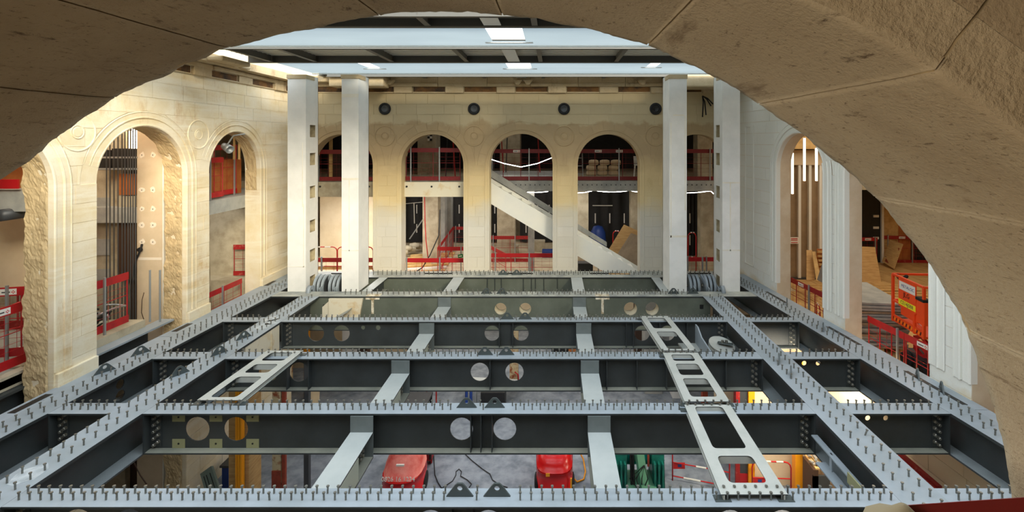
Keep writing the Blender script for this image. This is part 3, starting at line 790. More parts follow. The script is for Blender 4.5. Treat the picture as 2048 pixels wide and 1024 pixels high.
cross('cross_beam', 'short front beam stub meeting the foreground stone jamb', IR1, 6.75, 5.873, 6.19, group='short beams beside the right wall', bolts=(0, 1))

# box girder (fifth row) and the far edge beam (sixth row)
g = thing('box_girder', 'deep pale green-grey box girder carrying the white columns, round holes through it', 'beam', (-1.2, 14.0, -.4))
M().box(olr(14), orl(14), 13.85, 14.31, -.035, 0).build('top_flange', m_steel_dusty, g)
holes5 = [circ(x, -.36, .17 if x < 2 else .19, 24) for x in (-1.52, -.81, 2.21, 2.83)]
for w0, w1 in ((13.87, 13.9), (14.24, 14.27)):
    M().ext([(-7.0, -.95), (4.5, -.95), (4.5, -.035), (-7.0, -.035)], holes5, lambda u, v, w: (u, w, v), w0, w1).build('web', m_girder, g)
for x in (-1.52, -.81, 2.21, 2.83):
    r = .17 if x < 2 else .19
    M().lathe((x, 13.87, -.36), (0, 1, 0), [(r, -.004), (r, .40)], 24).build('hole_sleeve', m_creamfire, g, True)
M().box(-7.0, 4.5, 13.85, 14.31, -.98, -.95).build('bottom_flange', m_botf, g)
for px, s in ((745, 1), (1205, 1)):
    x = XW(px, 13.86)
    M().box(x-.035, x+.035, 13.858, 13.87, -.5, -.04).build('weld_patch', m_weld, g); M().box(x-.2, x+.2, 13.856, 13.872, -.09, -.02).build('weld_patch', m_weld, g)
    M().box(x-.2, x+.2, 13.85, 14.1, .0, .004).build('weld_patch', m_weld, g)
M().ext([(-6.42, -.62), (-5.55, -.62), (-5.45, -.05), (-6.42, -.05)], [], lambda u, v, w: (u, w, v), 13.80, 13.88).build('cream_column_foot', m_creamfire, g)
m = M(); m.add([(-6.3, 13.87, -.62), (-5.75, 13.87, -.3), (-5.75, 13.5, -.3), (-6.3, 13.5, -.62), (-6.3, 13.87, -.65), (-5.75, 13.87, -.33), (-5.75, 13.5, -.33), (-6.3, 13.5, -.65)], [(0,1,2,3),(7,6,5,4),(0,3,7,4),(3,2,6,7),(2,1,5,6),(1,0,4,5)])
m.build('bracket_plate', m_steel_dusty, g)
M().add([(-6.62, 13.84, -.6), (-6.42, 13.84, -.6), (-6.42, 13.84, -.12), (-6.62, 13.84, -.3), (-6.62, 13.88, -.6), (-6.42, 13.88, -.6), (-6.42, 13.88, -.12), (-6.62, 13.88, -.3)], [(0,1,2,3),(7,6,5,4),(0,3,7,4),(3,2,6,7),(2,1,5,6),(1,0,4,5)]).build('cream_gusset', m_creamfire, g)
for x in (XW(650, 13.87), XW(1403, 13.87)):
    M().box(x-.05, x+.05, 13.862, 13.872, -.36, -.24).build('square_socket', m_socket, g)
p = []
x = -6.1
while x < 3.9:
    p += [(x, 14.2), (x+.06, 14.03)]; x += .155
studs(g, p, True)
for px in (973, 1004, 1347, 1386): inst(LUG, 'lifting_lug', g, (XW(px, 14.1), 14.1, 0))
e = thing('edge_beam', 'thin far edge beam of the deck along the foot of the back wall', 'beam', (-1.2, 16.1, -.3))
M().box(olr(15), orl(15.8), 15.8, 16.55, -.03, 0).build('top_flange', m_steel_dusty, e)
M().box(-8, 5.9, 15.86, 15.88, -.68, -.03).build('web', m_girder, e)
M().box(-8, 5.9, 15.82, 16.0, -.7, -.68).build('bottom_flange', m_steel, e)
for px in (1003, 1047, 1063, 1071, 1088, 1115, 975, 990): M().box(XW(px, 15.84)-.006, XW(px, 15.84)+.006, 15.82, 15.86, -.66, -.03).build('stiffener', m_web, e)
p = []; x = -7.0
while x < 5.5: p += [(x, 16.3), (x+.07, 16.1)]; x += .155
studs(e, p, True)
for px in (1006, 1033): inst(LUG, 'lifting_lug', e, (XW(px, 16.1), 16.1, 0))
for (a, b, mm) in ((850, 905, m_black), (1000, 1066, m_black), (1180, 1240, m_black), (1375, 1420, m_black), (665, 700, m_black)):
    M().box(XW(a, 16.3), XW(b, 16.3), 16.2, 16.24, 0, .03).build('dark_strip', mm, e)
M().box(XW(1219, 16), XW(1262, 16), 16.15, 16.2, 0, .025).build('wooden_batten', m_wood, e)

# joists between the rows
def joist(label, xc, y0, y1, zt=-.29, w=.37, cover=True, depth=.42, bolts=True, group='joists running away from the camera'):
    t = thing('joist', label, 'beam', (xc, (y0+y1)/2, zt-.2), group); yb = y1
    M().box(xc-w/2, xc+w/2, y0, y1, zt-.022, zt).build('top_flange', m_joist, t)
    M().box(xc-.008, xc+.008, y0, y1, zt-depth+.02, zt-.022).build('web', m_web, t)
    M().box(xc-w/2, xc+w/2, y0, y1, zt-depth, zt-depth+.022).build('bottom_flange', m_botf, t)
    if cover:
        M().box(xc-w/2, xc+w/2, y1-.02, y1, zt-depth, -.03).build('cover_plate', m_cover, t)
    if bolts:
        s = 1 if xc < -1 else -1
        M().box(min(xc+s*.008, xc+s*.03), max(xc+s*.008, xc+s*.03), y1-.5, y1-.02, zt-depth+.05, zt-.05).build('splice_plate', m_web, t)
        m = M()
        for yy in (y1-.1, y1-.2):
            for i in range(4): m.lathe((xc+s*.03, yy, zt-.09-i*.08), (s, 0, 0), [(0, .045), (.024, .045), (.03, .03), (.03, 0)], 8)
        m.build('bolt', m_bolt, t, kind='stuff')
        M().box(min(xc+s*.18, xc+s*.186), max(xc+s*.18, xc+s*.186), y0+.25, y1-.6, zt-depth+.04, zt-.03).build('side_plate', m_sidep, t)
    return t
J1, J2 = -3.12, .742
bays = [(6.19, 7.88, 'front'), (8.2, 9.875, 'second'), (10.19, 11.905, 'third'), (12.2, 13.85, 'fourth')]
jl = [('grey joist in the front bay beside the number-marked red machine', 'grey joist in the front bay between the red machine and the teal one'),
      ('grey joist of the second bay ending above the pallet of sheets, left of the two', 'grey joist of the second bay, the straighter one beside the tray'),
      ('grey joist of the third bay with a tall cover plate, left one', 'grey joist of the third bay with a faint lighter band, right one'),
      ('stub joist reaching the box girder, left one', 'stub joist reaching the box girder, right one')]
for i, (a, b, nm) in enumerate(bays):
    joist(jl[i][0], J1, a, b); joist(jl[i][1], J2, a, b, bolts=False)
for xc, lab, w in ((-3.09, 'far joist between girder and edge beam in line with the left joists', .36), (.75, 'far joist between girder and edge beam in line with the right joists', .36), (-5.55, 'far joist slanting behind the second white column', .28), (3.33, 'far joist slanting behind the third white column', .28)):
    joist(lab, xc, 14.33, 15.79, zt=-.002, w=w, cover=False, bolts=False, depth=.4)
for xc in (-3.3, -5.35, 3.08):
    pass
m = M()
# longitudinal beams
def longi(name, label, pa, pb, wd_, lines, group, step=.18, stuff=False, lugs=(), web_holes=()):
    """pa=(x0near,x1near,ynear) pb=(x0far,x1far,yfar)"""
    t = thing(name, label, 'beam', ((pa[0]+pa[1])/2, (pa[2]+pb[2])/2, -.34), group)
    def q(s, y): f = (y-pa[2])/(pb[2]-pa[2]); l = pa[0]+(pb[0]-pa[0])*f; r = pa[1]+(pb[1]-pa[1])*f; return l+(r-l)*s
    def plate(s0, s1, z0, z1, nm, mt):
        ya, yb = pa[2], pb[2]
        M().add([(q(s0, ya), ya, z0), (q(s1, ya), ya, z0), (q(s1, yb), yb, z0), (q(s0, yb), yb, z0), (q(s0, ya), ya, z1), (q(s1, ya), ya, z1), (q(s1, yb), yb, z1), (q(s0, yb), yb, z1)],
                [(0,3,2,1),(4,5,6,7),(0,1,5,4),(1,2,6,5),(2,3,7,6),(3,0,4,7)]).build(nm, mt, t)
    plate(0, 1, -.045, .002, 'top_flange', m_steel); plate(.02, .98, -.70, -.67, 'bottom_flange', m_botf2)
    wx = Vector((q(.5, pb[2])-q(.5, pa[2]), pb[2]-pa[2], 0)); L = wx.length; wx /= L; wn = Vector((wx.y, -wx.x, 0)); o0 = Vector((q(.5, pa[2]), pa[2], 0))
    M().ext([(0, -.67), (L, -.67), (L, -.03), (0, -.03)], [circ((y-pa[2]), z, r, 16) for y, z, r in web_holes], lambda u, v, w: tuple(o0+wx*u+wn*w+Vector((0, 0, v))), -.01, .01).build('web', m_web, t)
    p = []; y = pa[2]+.12
    k = 0
    while y < pb[2]-.1:
        for j, s in enumerate(lines):
            yy = y+(step*.35 if j else 0); p.append((q(s, yy), yy))
        y += step; k += 1
    if stuff: studs(t, p, True)
    else: studs(t, p)
    for (s, y) in lugs: inst(LUG, 'lifting_lug', t, (q(s, y), y, .002), (0, 0, radians(90) if False else radians(62)))
    return t
longi('longitudinal_beam', 'wide grey beam with two stud rows, the inner one on the left side', (IL0, IL1, 4.9), (IL0, IL1, 13.85), .54, (.28, .72), 'beams running away from the camera', lugs=((.5, 10.1), (.5, 10.9), (.25, 9.2)), web_holes=((8.7, -.45, .11),))
longi('longitudinal_beam', 'wide grey beam with two stud rows, the inner one on the right side', (IR0, IR1, 4.6), (IR0, IR1, 13.85), .58, (.28, .72), 'beams running away from the camera', lugs=((.4, 9.2), (.45, 9.75)))
longi('edge_longitudinal_beam', 'outer grey beam along the foot of the left stone wall', (OL0, olr(4.5), 4.5), (OL0+.04, olr(16.5), 16.5), .55, (.42, .8), 'beams running away from the camera', lugs=((.2, 9.3), (.2, 10.1)), web_holes=((9.45, -.3, .09), (9.45, -.52, .1)))
longi('edge_longitudinal_beam', 'outer grey beam along the foot of the right stone wall', (orl(5.2), orl(5.2)+.5, 5.2), (orl(16.0), orl(16.0)+.5, 16.0), .55, (.25, .62), 'beams running away from the camera', lugs=((1.0, 9.1), (1.0, 8.6), (.5, 11.4), (.9, 13.2)))
il = [o for o in bpy.data.objects if o.name.startswith('longitudinal_beam') and o.parent is None]
il = il[0]
M().box(IL1-.3, IL1-.01, 10.55, 11.85, -.66, -.04).build('cream_coated_web', m_creamfire, il)
M().box(IL1-.02, IL1+.0, 11.5, 11.6, -.66, -.04).build('cream_stiffener', m_creamfire, il)
for k_, (x, y) in enumerate(((-6.98, 11.6), (-6.9, 11.9), (-7.05, 12.1), (-6.98, 6.45))):
    rq = random.Random(k_); M().ext([(x+cos(a*pi/6)*.16*rq.uniform(.85, 1.2), y+sin(a*pi/6)*.2*rq.uniform(.85, 1.2)) for a in range(12)], [], lambda u, v, w: (u, v, w), .0024, .0045).build('scuffed_paint', m_weld2, il)
# plates bridging from the edge beams to the walls (slot shade laid on as black strips)
t = thing('wall_plate_strip', 'grey plates bridging the outer beam to the left wall', 'plate', (-8.87, 10, -.01))
for (a, b) in ((4.5, 8.3), (8.31, 11.0), (11.01, 13.8), (13.81, 16.5)): M().box(LEFT_X+.0, OL0+.02, a, b, -.03, -.003).build('plate', m_steel, t)
for (a, b) in ((7.9, 8.5), (11.3, 11.8), (14.9, 15.4)): M().box(-8.93, -8.8, a, b, -.028, .002).build('slot_shade', m_socket, t)
t = thing('wall_plate_strip', 'grey plates bridging the outer beam to the right wall with dark slots', 'plate', (6.9, 10, -.01))
def xr(y): return 6.33+.1*(16.6-y)
def skew(a, b, f0, f1, z0, z1):
    return M().add([(f0(a), a, z1), (f1(a), a, z1), (f1(b), b, z1), (f0(b), b, z1), (f0(a), a, z0), (f1(a), a, z0), (f1(b), b, z0), (f0(b), b, z0)], [(0,1,2,3),(7,6,5,4),(0,4,5,1),(1,5,6,2),(2,6,7,3),(3,7,4,0)])
for (a, b) in ((5.2, 8.0), (8.01, 11.0), (11.01, 13.8), (13.81, 16.2)): skew(a, b, lambda y: orl(y)+.49, lambda y: xr(y)+.02, -.03, -.004).build('plate', m_steel, t)
for (a, b) in ((8.15, 9.35), (10.55, 11.6), (13.3, 14.3)): skew(a, b, lambda y: orl(y)+.44, lambda y: orl(y)+.53, -.02, .0045).build('slot_shade', m_socket, t)
M().box(-8.75, -8.15, 15.0, 16.4, .0, .03).build('edge_plate', m_steel, t)

# cable-tray like ladder frames lying across the beams
def tray(label, xa0, xa1, y0, xb0, xb1, y1, cells, z=.075):
    """near end (xa0,xa1,y0), far end (xb0,xb1,y1); cells = list of (t0,t1) openings along the length"""
    t = thing('ladder_frame', label, 'steel frame', ((xa0+xa1)/2, (y0+y1)/2, z), 'pale ladder frames lying on the beams')
    L = y1-y0
    def f(u, v, w): s = v; l = xa0+(xb0-xa0)*s; r = xa1+(xb1-xa1)*s; return (l+(r-l)*u, y0+L*s, w)
    hs = []
    for (a, b) in cells:
        rr = rrect(.2, .8, a*L, b*L, .07, 3); rr = [((u-.5)*1.0+.5, v/L) for u, v in rr]; hs.append(rr)
    M().ext([(0, 0), (1, 0), (1, 1), (0, 1)], hs, f, z-.012, z).build('top_plate', m_tray, t)
    for s0, s1 in ((.0, .06), (.94, 1.0)): M().ext([(s0, 0), (s1, 0), (s1, 1), (s0, 1)], [], f, z-.09, z-.078).build('lower_flange', m_tray, t)
    for s in (.05, .95): M().ext([(s-.012, 0), (s+.012, 0), (s+.012, 1), (s-.012, 1)], [], f, z-.08, z-.01).build('side_web', m_tray, t)
    hs2 = [[(.5+(u-.5)*1.08, v) for u, v in rr] for rr in hs]
    for (a, b) in cells:
        M().ext([(.14, b), (.86, b), (.86, b+.02), (.14, b+.02)], [], f, z-.11, z-.012).build('cross_web', m_tray, t)
    for s in (.03, .97):
        for v in (.015, .985):
            q = f(s, v, 0); M().box(q[0]-.1, q[0]+.1, q[1]-.06, q[1]+.06, z-.075, z-.068).build('foot_plate', m_lug, t)
    return t
tray('long pale ladder frame in the front bay, its near end on the front beam', 2.07, 2.9, 5.98, 2.17, 2.93, 8.02, [(.10, .36), (.44, .97)])
tray('pale ladder frame with three openings, in the second bay on the right', 2.2, 2.96, 8.12, 2.26, 2.98, 10.0, [(.08, .42), (.49, .73), (.80, .95)])
tray('pale ladder frame in the third bay, farthest of the three in line', 2.27, 2.99, 10.1, 2.16, 2.88, 12.1, [(.04, .5), (.60, .93)])
tray('pale ladder frame on its own beside the left inner beam', -6.02, -5.27, 8.16, -5.98, -5.22, 10.1, [(.05, .42), (.50, .68), (.76, .95)])

# white columns
m_pocket = plain('pocket_render', (190,178,146), .85, c2=(160,148,118), scale=6)
def column(label, x0, x1, y0, y1, side, patch):
    t = thing('white_column', label, 'column', ((x0+x1)/2, (y0+y1)/2, 0), 'tall white rendered columns on the girder')
    zt = 6.42
    hz = (4.74, 3.89, 2.89, 1.86, .97, .17) if side else ()
    m = M()
    m.box(x0, x1, y0, y0+.02, .0, zt)                    # front
    o = m.build('front_face', m_white, t)
    sx = x1 if side > 0 else x0
    hs = [[(y0+.24, z-.17), (y0+.6, z-.17), (y0+.6, z+.2), (y0+.24, z+.2)] for z in hz]
    for xx, hh in ((x0, hs if side < 0 else []), (x1, hs if side > 0 else [])):
        a, b = (xx, xx+.02) if xx == x0 else (xx-.02, xx)
        M().ext([(y0+.02, 0), (y1, 0), (y1, zt), (y0+.02, zt)], hh, lambda u, v, w: (w, u, v), a, b).build('side_face', m_white, t)
    M().box(x0, x1, y1-.02, y1, 0, zt).build('rear_face', m_white, t)
    for z in hz:       # pockets
        m = M(); d = .24
        xa, xb = (x1-.02, x1-d) if side > 0 else (x0+.02, x0+d)
        a, b, c, e_ = y0+.24, y0+.6, z-.17, z+.2
        m.add([(xa,a,c),(xa,b,c),(xa,b,e_),(xa,a,e_),(xb,a,c),(xb,b,c),(xb,b,e_),(xb,a,e_)], [(4,5,6,7),(0,1,5,4),(1,2,6,5),(2,3,7,6),(3,0,4,7)])
        m.build('square_pocket', m_pocket, t)
    for (a, b, c, d) in patch: M().box(x0+(x1-x0)*a, x0+(x1-x0)*b, y0-.004, y0, c, d).build('filler_band', m_white2, t)
    M().box(x0-.02, x1+.02, y0-.02, y0+.5, 6.3, 6.42).build('column_head', m_cor, t)
    return t
column('white column with square pockets at the left wall', -7.87, -7.33, 14.31, 15.06, 1, [(0, 1, .72, .75), (.86, .9, .7, 2.6), (.8, .84, 2.5, 4.4)])
column('plain white column in front of the first back arch', -6.27, -5.77, 14.31, 15.1, 0, [(0, 1, 1.2, 1.23), (0, 1, 3.3, 3.36), (.42, .48, 1.2, 3.3), (.0, 1, 5.75, 5.85)])
column('plain white column with peeling filler, right of the last back arch but one', 3.43, 3.945, 14.31, 15.16, 0, [(0, 1, 1.6, 1.66), (.06, .12, 1.6, 5.0), (.88, .95, 2.4, 5.2), (.2, .85, 5.2, 5.24)])
column('white column with square pockets at the right wall', 5.0, 5.52, 14.31, 15.1, -1, [(0, 1, 3.2, 3.24), (.42, .48, 1.2, 3.2), (0, 1, 1.2, 1.24)])
# sheave wheels between the columns
def sheaves(label, xs, yc, zc):
    t = thing('pulley_set', label, 'pulley', (sum(xs)/len(xs), yc, zc), 'grey rope pulleys between the column pairs')
    for x in xs:
        M().lathe((x, yc, zc), (1, 0, 0), [(.06, -.02), (.25, -.02), (.33, -.035), (.33, -.026), (.28, -.008), (.28, .008), (.33, .026), (.33, .035), (.25, .02), (.06, .02)], 28).build('pulley_wheel', m_steel, t, True)
        M().ext(circ(yc, zc, .30, 20), [], lambda u, v, w: (w, u, v), x+.052, x+.060).build('wheel_guard', m_darkmetal, t)
    M().cyl((min(xs)-.08, yc, zc), (max(xs)+.09, yc, zc), .05, 12).build('axle', m_bolt, t)
    return t
ls = (-7.14, -7.02, -6.9)
sheaves('grey pulley wheels beside the pocketed left column', ls, 14.72, .06)
sheaves('grey pulley wheels beside the plain left column', (-6.68, -6.56, -6.44), 14.72, .06)
sheaves('grey pulley wheels beside the plain right column', (4.10, 4.22, 4.34), 14.72, .06)
sheaves('grey pulley wheels beside the pocketed right column', (4.58, 4.70, 4.82), 14.72, .06)
for x, lab in ((-7.18, 'small upright wheel at the base of the pocketed left column'), (4.98, 'small upright wheel at the base of the pocketed right column')):
    o = M().lathe((x, 14.28, .02), (1, 0, 0), [(.05, -.04), (.14, -.04), (.17, -.05), (.14, 0), (.17, .05), (.14, .04), (.05, .04)], 20).build('small_pulley', m_steel, smooth=True); tag(o, lab, 'pulley')
PS = [o for o in bpy.data.objects if o.name.startswith('pulley_set') and o.parent is None]
for (xa, si) in ((-7.16, 0), (-6.88, 0), (-6.44, 1), (4.14, 2), (4.56, 3), (4.86, 3)):
    s = .1 if xa < 0 else -.1
    M().bar((xa-s*.6, 14.33, .03), (xa-s*.3, 14.5, .1), .03, .09).bar((xa-s*.3, 14.5, .1), (xa+s*.6, 14.8, .36), .03, .09).build('steel_arm', m_steel, PS[si])
# loose bracket, pulley and hooks in the bay behind the third row, right side
t = thing('steel_bracket', 'big pale bracket plate with upright fin, standing in the right bay', 'bracket', (3.0, 11.3, -.6))
zb = -.5
M().add([(3.05, 11.85, zb), (3.5, 11.85, zb), (3.6, 10.8, zb), (3.45, 10.75, zb), (3.1, 11.3, zb)]+[(3.05, 11.85, zb-.04), (3.5, 11.85, zb-.04), (3.6, 10.8, zb-.04), (3.45, 10.75, zb-.04), (3.1, 11.3, zb-.04)],
        [(0,1,2,3,4)[::-1], (5,6,7,8,9)]+[(i, (i+1) % 5, (i+1) % 5+5, i+5) for i in range(5)]).build('base_plate', m_tray, t)
M().ext([(10.75, zb), (11.88, zb), (11.88, -.05), (11.7, -.05), (11.4, -.18), (10.75, -.22)], [], lambda u, v, w: (w, u, v), 3.48, 3.51).build('upright_fin', m_steel, t)
M().box(3.05, 3.6, 11.0, 11.6, -.74, -.70).build('lower_plate', m_steel, t)
M().box(3.3, 3.34, 11.0, 11.5, -.74, -.5).build('rib', m_steel, t)
t = thing('pulley_block', 'loose round pulley block lying under the right inner beam', 'pulley', (4.35, 11.2, -.5))
M().lathe((3.98, 11.45, -.40), (.1, -.25, 1), [(0, .03), (.06, .03), (.28, .04), (.3, .05), (.3, .03), (.26, .0), (.3, -.04), (.3, -.06), (.05, -.06)], 28).build('wheel', m_tray, t, True)
M().cb((4.05, 11.4, -.32), (.34, .16, .03), rz=-.4, rx=-.2).build('strap_plate', m_lug, t)
for dx in (-.04, .05): M().cyl((4.02+dx, 11.38, -.31), (4.02+dx, 11.38, -.24), .035, 8).build('bolt', m_bolt, t)
t = thing('hook_block', 'dark tangle of hooks and links beside the loose pulley', 'hook', (3.9, 10.6, -.6))
for i in range(5):
    a = i*1.3; c = Vector((3.6+.11*i, 10.6+.05*(i % 2), -.62+.04*(i % 3)))
    M().tube([c+Vector((.14*cos(u+a), .10*sin(u+a), .02*sin(2*u))) for u in [j*5.2/10 for j in range(11)]], .025, 6).build('hook_link', m_lug, t, True)
t = thing('round_washer_plate', 'pale round plate half under the right inner beam', 'plate', (4.05, 10.9, -.6))
M().lathe((4.05, 10.9, -.62), (.2, -.3, 1), [(0, .02), (.16, .03), (.2, .02), (.2, -.02), (0, -.02)], 24).build('disc', m_tray, t, True)
# plates hanging on the inner beams' webs
t = thing('side_rail', 'grey double rail with pale end plates along the right inner beam', 'rail', (4.1, 7.2, -.4))
M().box(4.2, 4.3, 6.2, 7.88, -.36, -.34).build('upper_rail', m_steel, t); M().box(4.12, 4.28, 6.2, 7.6, -.62, -.6).build('lower_rail', m_steel, t)
for y in (7.4, 6.9): M().box(4.24, 4.26, y-.03, y+.03, -.62, -.34).build('post', m_steel, t)
for z in (-.3, -.55): M().box(4.16, 4.18, 6.25, 6.85, z-.09, z+.06).build('end_plate', m_pad, t)

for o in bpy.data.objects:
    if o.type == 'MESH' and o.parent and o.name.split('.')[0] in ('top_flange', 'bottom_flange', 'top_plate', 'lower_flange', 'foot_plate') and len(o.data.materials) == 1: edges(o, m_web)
# ------------------------------------------------------------ barriers
def barrier(label, pa, pb, z, h=1.1, group=None, mat=None, n=3, board=.15, sticker=False, mesh=True, lean=0):
    pa = Vector((pa[0], pa[1], z)); pb = Vector((pb[0], pb[1], z)); L = (pb-pa).length; mat = mat or m_red
    t = thing('guard_barrier', label, 'barrier', pa, group)
    ux = (pb-pa).normalized(); un = Vector((ux.y, -ux.x, 0))
    def P(u, v, w=0): q = pa+ux*u+un*(w-lean*v); return (q.x, q.y, z+v)
    def bx(m, u0, u1, v0, v1, w0, w1):
        return m.add([P(u0,v0,w0),P(u1,v0,w0),P(u1,v0,w1),P(u0,v0,w1),P(u0,v1,w0),P(u1,v1,w0),P(u1,v1,w1),P(u0,v1,w1)], [(0,3,2,1),(4,5,6,7),(0,1,5,4),(1,2,6,5),(2,3,7,6),(3,0,4,7)])
    bx(M(), 0, L, h-board, h, -.012, .0).build('top_board', mat, t); bx(M(), 0, L, .02, .02+board*.95, -.012, .0).build('toe_board', mat, t)
    for i in range(n):
        u = .02+(L-.04)*i/(n-1); M().cyl(P(u, .02, -.02), P(u, h-.02, -.02), .013, 6).build('upright', mat, t)
    M().cyl(P(0, h*.55, -.02), P(L, h*.55, -.02), .009, 5).build('middle_rail', mat, t)
    if mesh:
        m = M()
        for v in (.3, .42, .68, .8): m.bar(P(0, v*h/1.1, -.02), P(L, v*h/1.1, -.02), .005)
        k = 1
        while k*.28 < L: m.bar(P(k*.28, .15, -.02), P(k*.28, h-.12, -.02), .005); k += 1
        m.build('wire_mesh', mat, t, kind='stuff')
    for u in ((.1*L, .62*L) if L > 1.2 else (.85*L,)):
        m = M(); bx(m, u-.02, u+.02, -.05, h+.04, .0, .035); m.build('steel_post', m_galv, t, label='grey galvanised post clamped to the red frame')
    if sticker:
        for u in sticker:
            bx(M(), u-.13, u+.13, h-board+.025, h-.03, .001, .004).build('sticker', m_whitep, t); sk = [c for c in t.children if c.name.startswith('sticker')][-1]
            bx(M(), u-.1, u+.03, h-board*.62, h-board*.48, .004, .006).build('sticker_line', m_darkmetal, sk)
            m = M()
            for a in range(4): m.ext(circ(u+.08+.02*cos(a*pi/2), h-board*.55+.02*sin(a*pi/2), .011, 6), [], lambda U, V, w_: P(U, V, w_), .004, .006)
            m.build('emblem', m_redtube, sk)
    return t
def tube_barrier(label, pa, pb, z, h=1.0, group=None, plate=True, mat=None):
    pa = Vector((pa[0], pa[1], z)); pb = Vector((pb[0], pb[1], z)); L = (pb-pa).length; ux = (pb-pa).normalized(); mat = mat or m_redtube
    t = thing('crowd_barrier', label, 'barrier', pa, group)
    def P(u, v): q = pa+ux*u; return (q.x, q.y, z+v)
    pts = [P(0, 0), P(0, h-.15)]+[P(.15-.15*cos(a), h-.15+.15*sin(a)) for a in (.5, 1.0)]+[P(.15, h), P(L-.15, h)]+[P(L-.15+.15*sin(a), h-.15+.15*cos(a)) for a in (.5, 1.0)]+[P(L, h-.15), P(L, 0)]
    M().tube(pts, .019, 6).build('tube_frame', mat, t, True)
    for v in (h*.52, .12): M().cyl(P(0, v), P(L, v), .014, 6).build('cross_tube', mat, t)
    for (v, a, b) in ((h, .3, .48), (h, .62, .8), (h*.52, .42, .6), (.12, .2, .5)): M().cyl(P(L*a, v), P(L*b, v), .022, 6).build('white_sleeve', m_whitep, t)
    if plate:
        q0 = P(.02, h*.34); q1 = P(.34, h*.52)
        M().box(min(q0[0], q1[0]), max(q0[0], q1[0]), q0[1]-.012, q0[1]-.004, q0[2], q1[2]).build('name_plate', mat, t)
        M().box(q0[0]+.12, q0[0]+.22, q0[1]-.016, q0[1]-.012, q0[2]+.05, q1[2]-.04).build('plate_emblem', m_blue, t)
    return t
def post(name, label, cat, px0, px1, d, z0, z1, mat, dep=None, group=None, top=None):
    x0, x1 = XW(px0, d), XW(px1, d); w = dep or (x1-x0)
    o = M().box(x0, x1, d, d+w, z0, z1).build(name, mat, bevel=.01); return tag(o, label, cat, group)
def panel(name, label, cat, pts, th, mat, group=None):
    """flat sheet through 4 world points with a real thickness"""
    P = [Vector(p) for p in pts]; n = (P[1]-P[0]).cross(P[2]-P[0]).normalized()*th
    o = M().add(P+[p+n for p in P], [(0,1,2,3),(7,6,5,4),(0,4,5,1),(1,5,6,2),(2,6,7,3),(3,7,4,0)]).build(name, mat); return tag(o, label, cat, group)
G_UP = 'red barriers on the upper gallery'; G_LO = 'red barriers on the lower gallery'

# ------------------------------------------------------------ back room, upper level
barrier('worn red barrier on the upper slab in the first back arch', (-8.5, 17.05), (-6.3, 17.05), 3.03, 1.12, G_UP, m_red_dark, 3)
barrier('worn red barrier with dusty toe board, on the pale lintel of the second back arch', (XW(811, 17), 17.0), (XW(921, 17), 17.0), 3.05, 1.16, G_UP, m_red_dark, 3)
barrier('dark red barrier behind the hanging light string in the middle back arch', (-2.6, 18.35), (.1, 18.35), 2.95, 1.2, G_UP, m_red_dark, 5, sticker=(1.2,))
barrier('dark red barrier with pale sticker, in front of the stacked sacks upstairs', (.5, 18.35), (3.7, 18.35), 2.95, 1.2, G_UP, m_red_dark, 4, sticker=(1.2, 2.0))
barrier('dark red barrier upstairs between the two right white columns', (4.2, 18.35), (7.0, 18.35), 2.95, 1.2, G_UP, m_red_dark, 3)
for i, (a, b, z0, z1, lab) in enumerate(((-15, 19, 3.0, 6.7, 'black sheeting closing the upper room at the back'),)):
    o = M().box(a+.1, b-.1, 25.6, 25.7, z0, z1-.03).build('black_sheet', m_black); tag(o, lab, 'sheeting')
for (pa, pb, d, z0, z1, m_, lab) in ((835, 872, 21, 3.0, 6.7, m_conc_warm, 'grey concrete column seen through the second back arch upstairs, test mark on it'),
                                   (1000, 1040, 22, 3.0, 6.7, m_conc_warm, 'pale concrete column behind the light string upstairs'),
                                   (1395, 1425, 19, 3.0, 6.7, m_conc_warm, 'pale column with red paint marks beside the pocketed right column upstairs')):
    post('concrete_column', lab, 'column', pa, pb, d, z0, z1, m_)
t = thing('test_target', 'small black and white checkered target on the upper column', 'target', W(859, 272, 20.98))
for i in range(2):
    for j in range(3): 
        x, y, z = W(855, 268, 20.97); M().box(x+i*.1, x+i*.1+.1, y-.01, y, z-j*.1-.1, z-j*.1).build('target_square', m_black if (i+j) % 2 else m_whitep, t)
# upstairs floor stock: sacks, ladder, stool, scaffolding
for i in range(9):
    x = 1.6+(i % 3)*.47+(.1 if i > 5 else 0); zz = 3.02+.225*(i//3)
    o = M().lathe((x, 20.5, zz+.08), (1, 0, 0), [(0, -.22), (.09, -.2), (.12, -.1), (.12, .1), (.09, .2), (0, .22)], 8).build('cement_sack', m_plaster, smooth=True)
    tag(o, '%s sack of the %s column of pale sacks stacked upstairs' % (('bottom', 'middle', 'top')[i//3], ('left', 'centre', 'right')[i % 3]), 'sack', 'sacks stacked upstairs')
t = thing('stool', 'white bucket on a small stool upstairs, right of the sacks', 'stool', (3.3, 19, 3.0))
for dx in (-.1, .1):
    for dy in (-.08, .08): M().bar((3.3+dx*1.4, 19+dy, 3.0), (3.3+dx, 19+dy, 3.5), .03).build('leg', m_whitep, t)
M().box(3.18, 3.42, 18.88, 19.12, 3.5, 3.53).build('seat', m_whitep, t); M().cyl((3.3, 19, 3.53), (3.3, 19, 3.86), .14, 14, .16).build('bucket', m_whitep, t, True)
t = thing('leaning_ladder', 'thin grey ladder leaning upstairs behind the red barrier', 'ladder', (.9, 19.4, 3.0))
for dx in (0, .4): M().bar((.75+dx, 19.0, 3.0), (.75+dx, 19.7, 5.2), .04).build('rail', m_galv, t)
for i in range(7): f = (i+.5)/7; M().bar((.75, 19.0+.7*f, 3.0+2.2*f), (1.15, 19.0+.7*f, 3.0+2.2*f), .03).build('rung', m_galv, t)
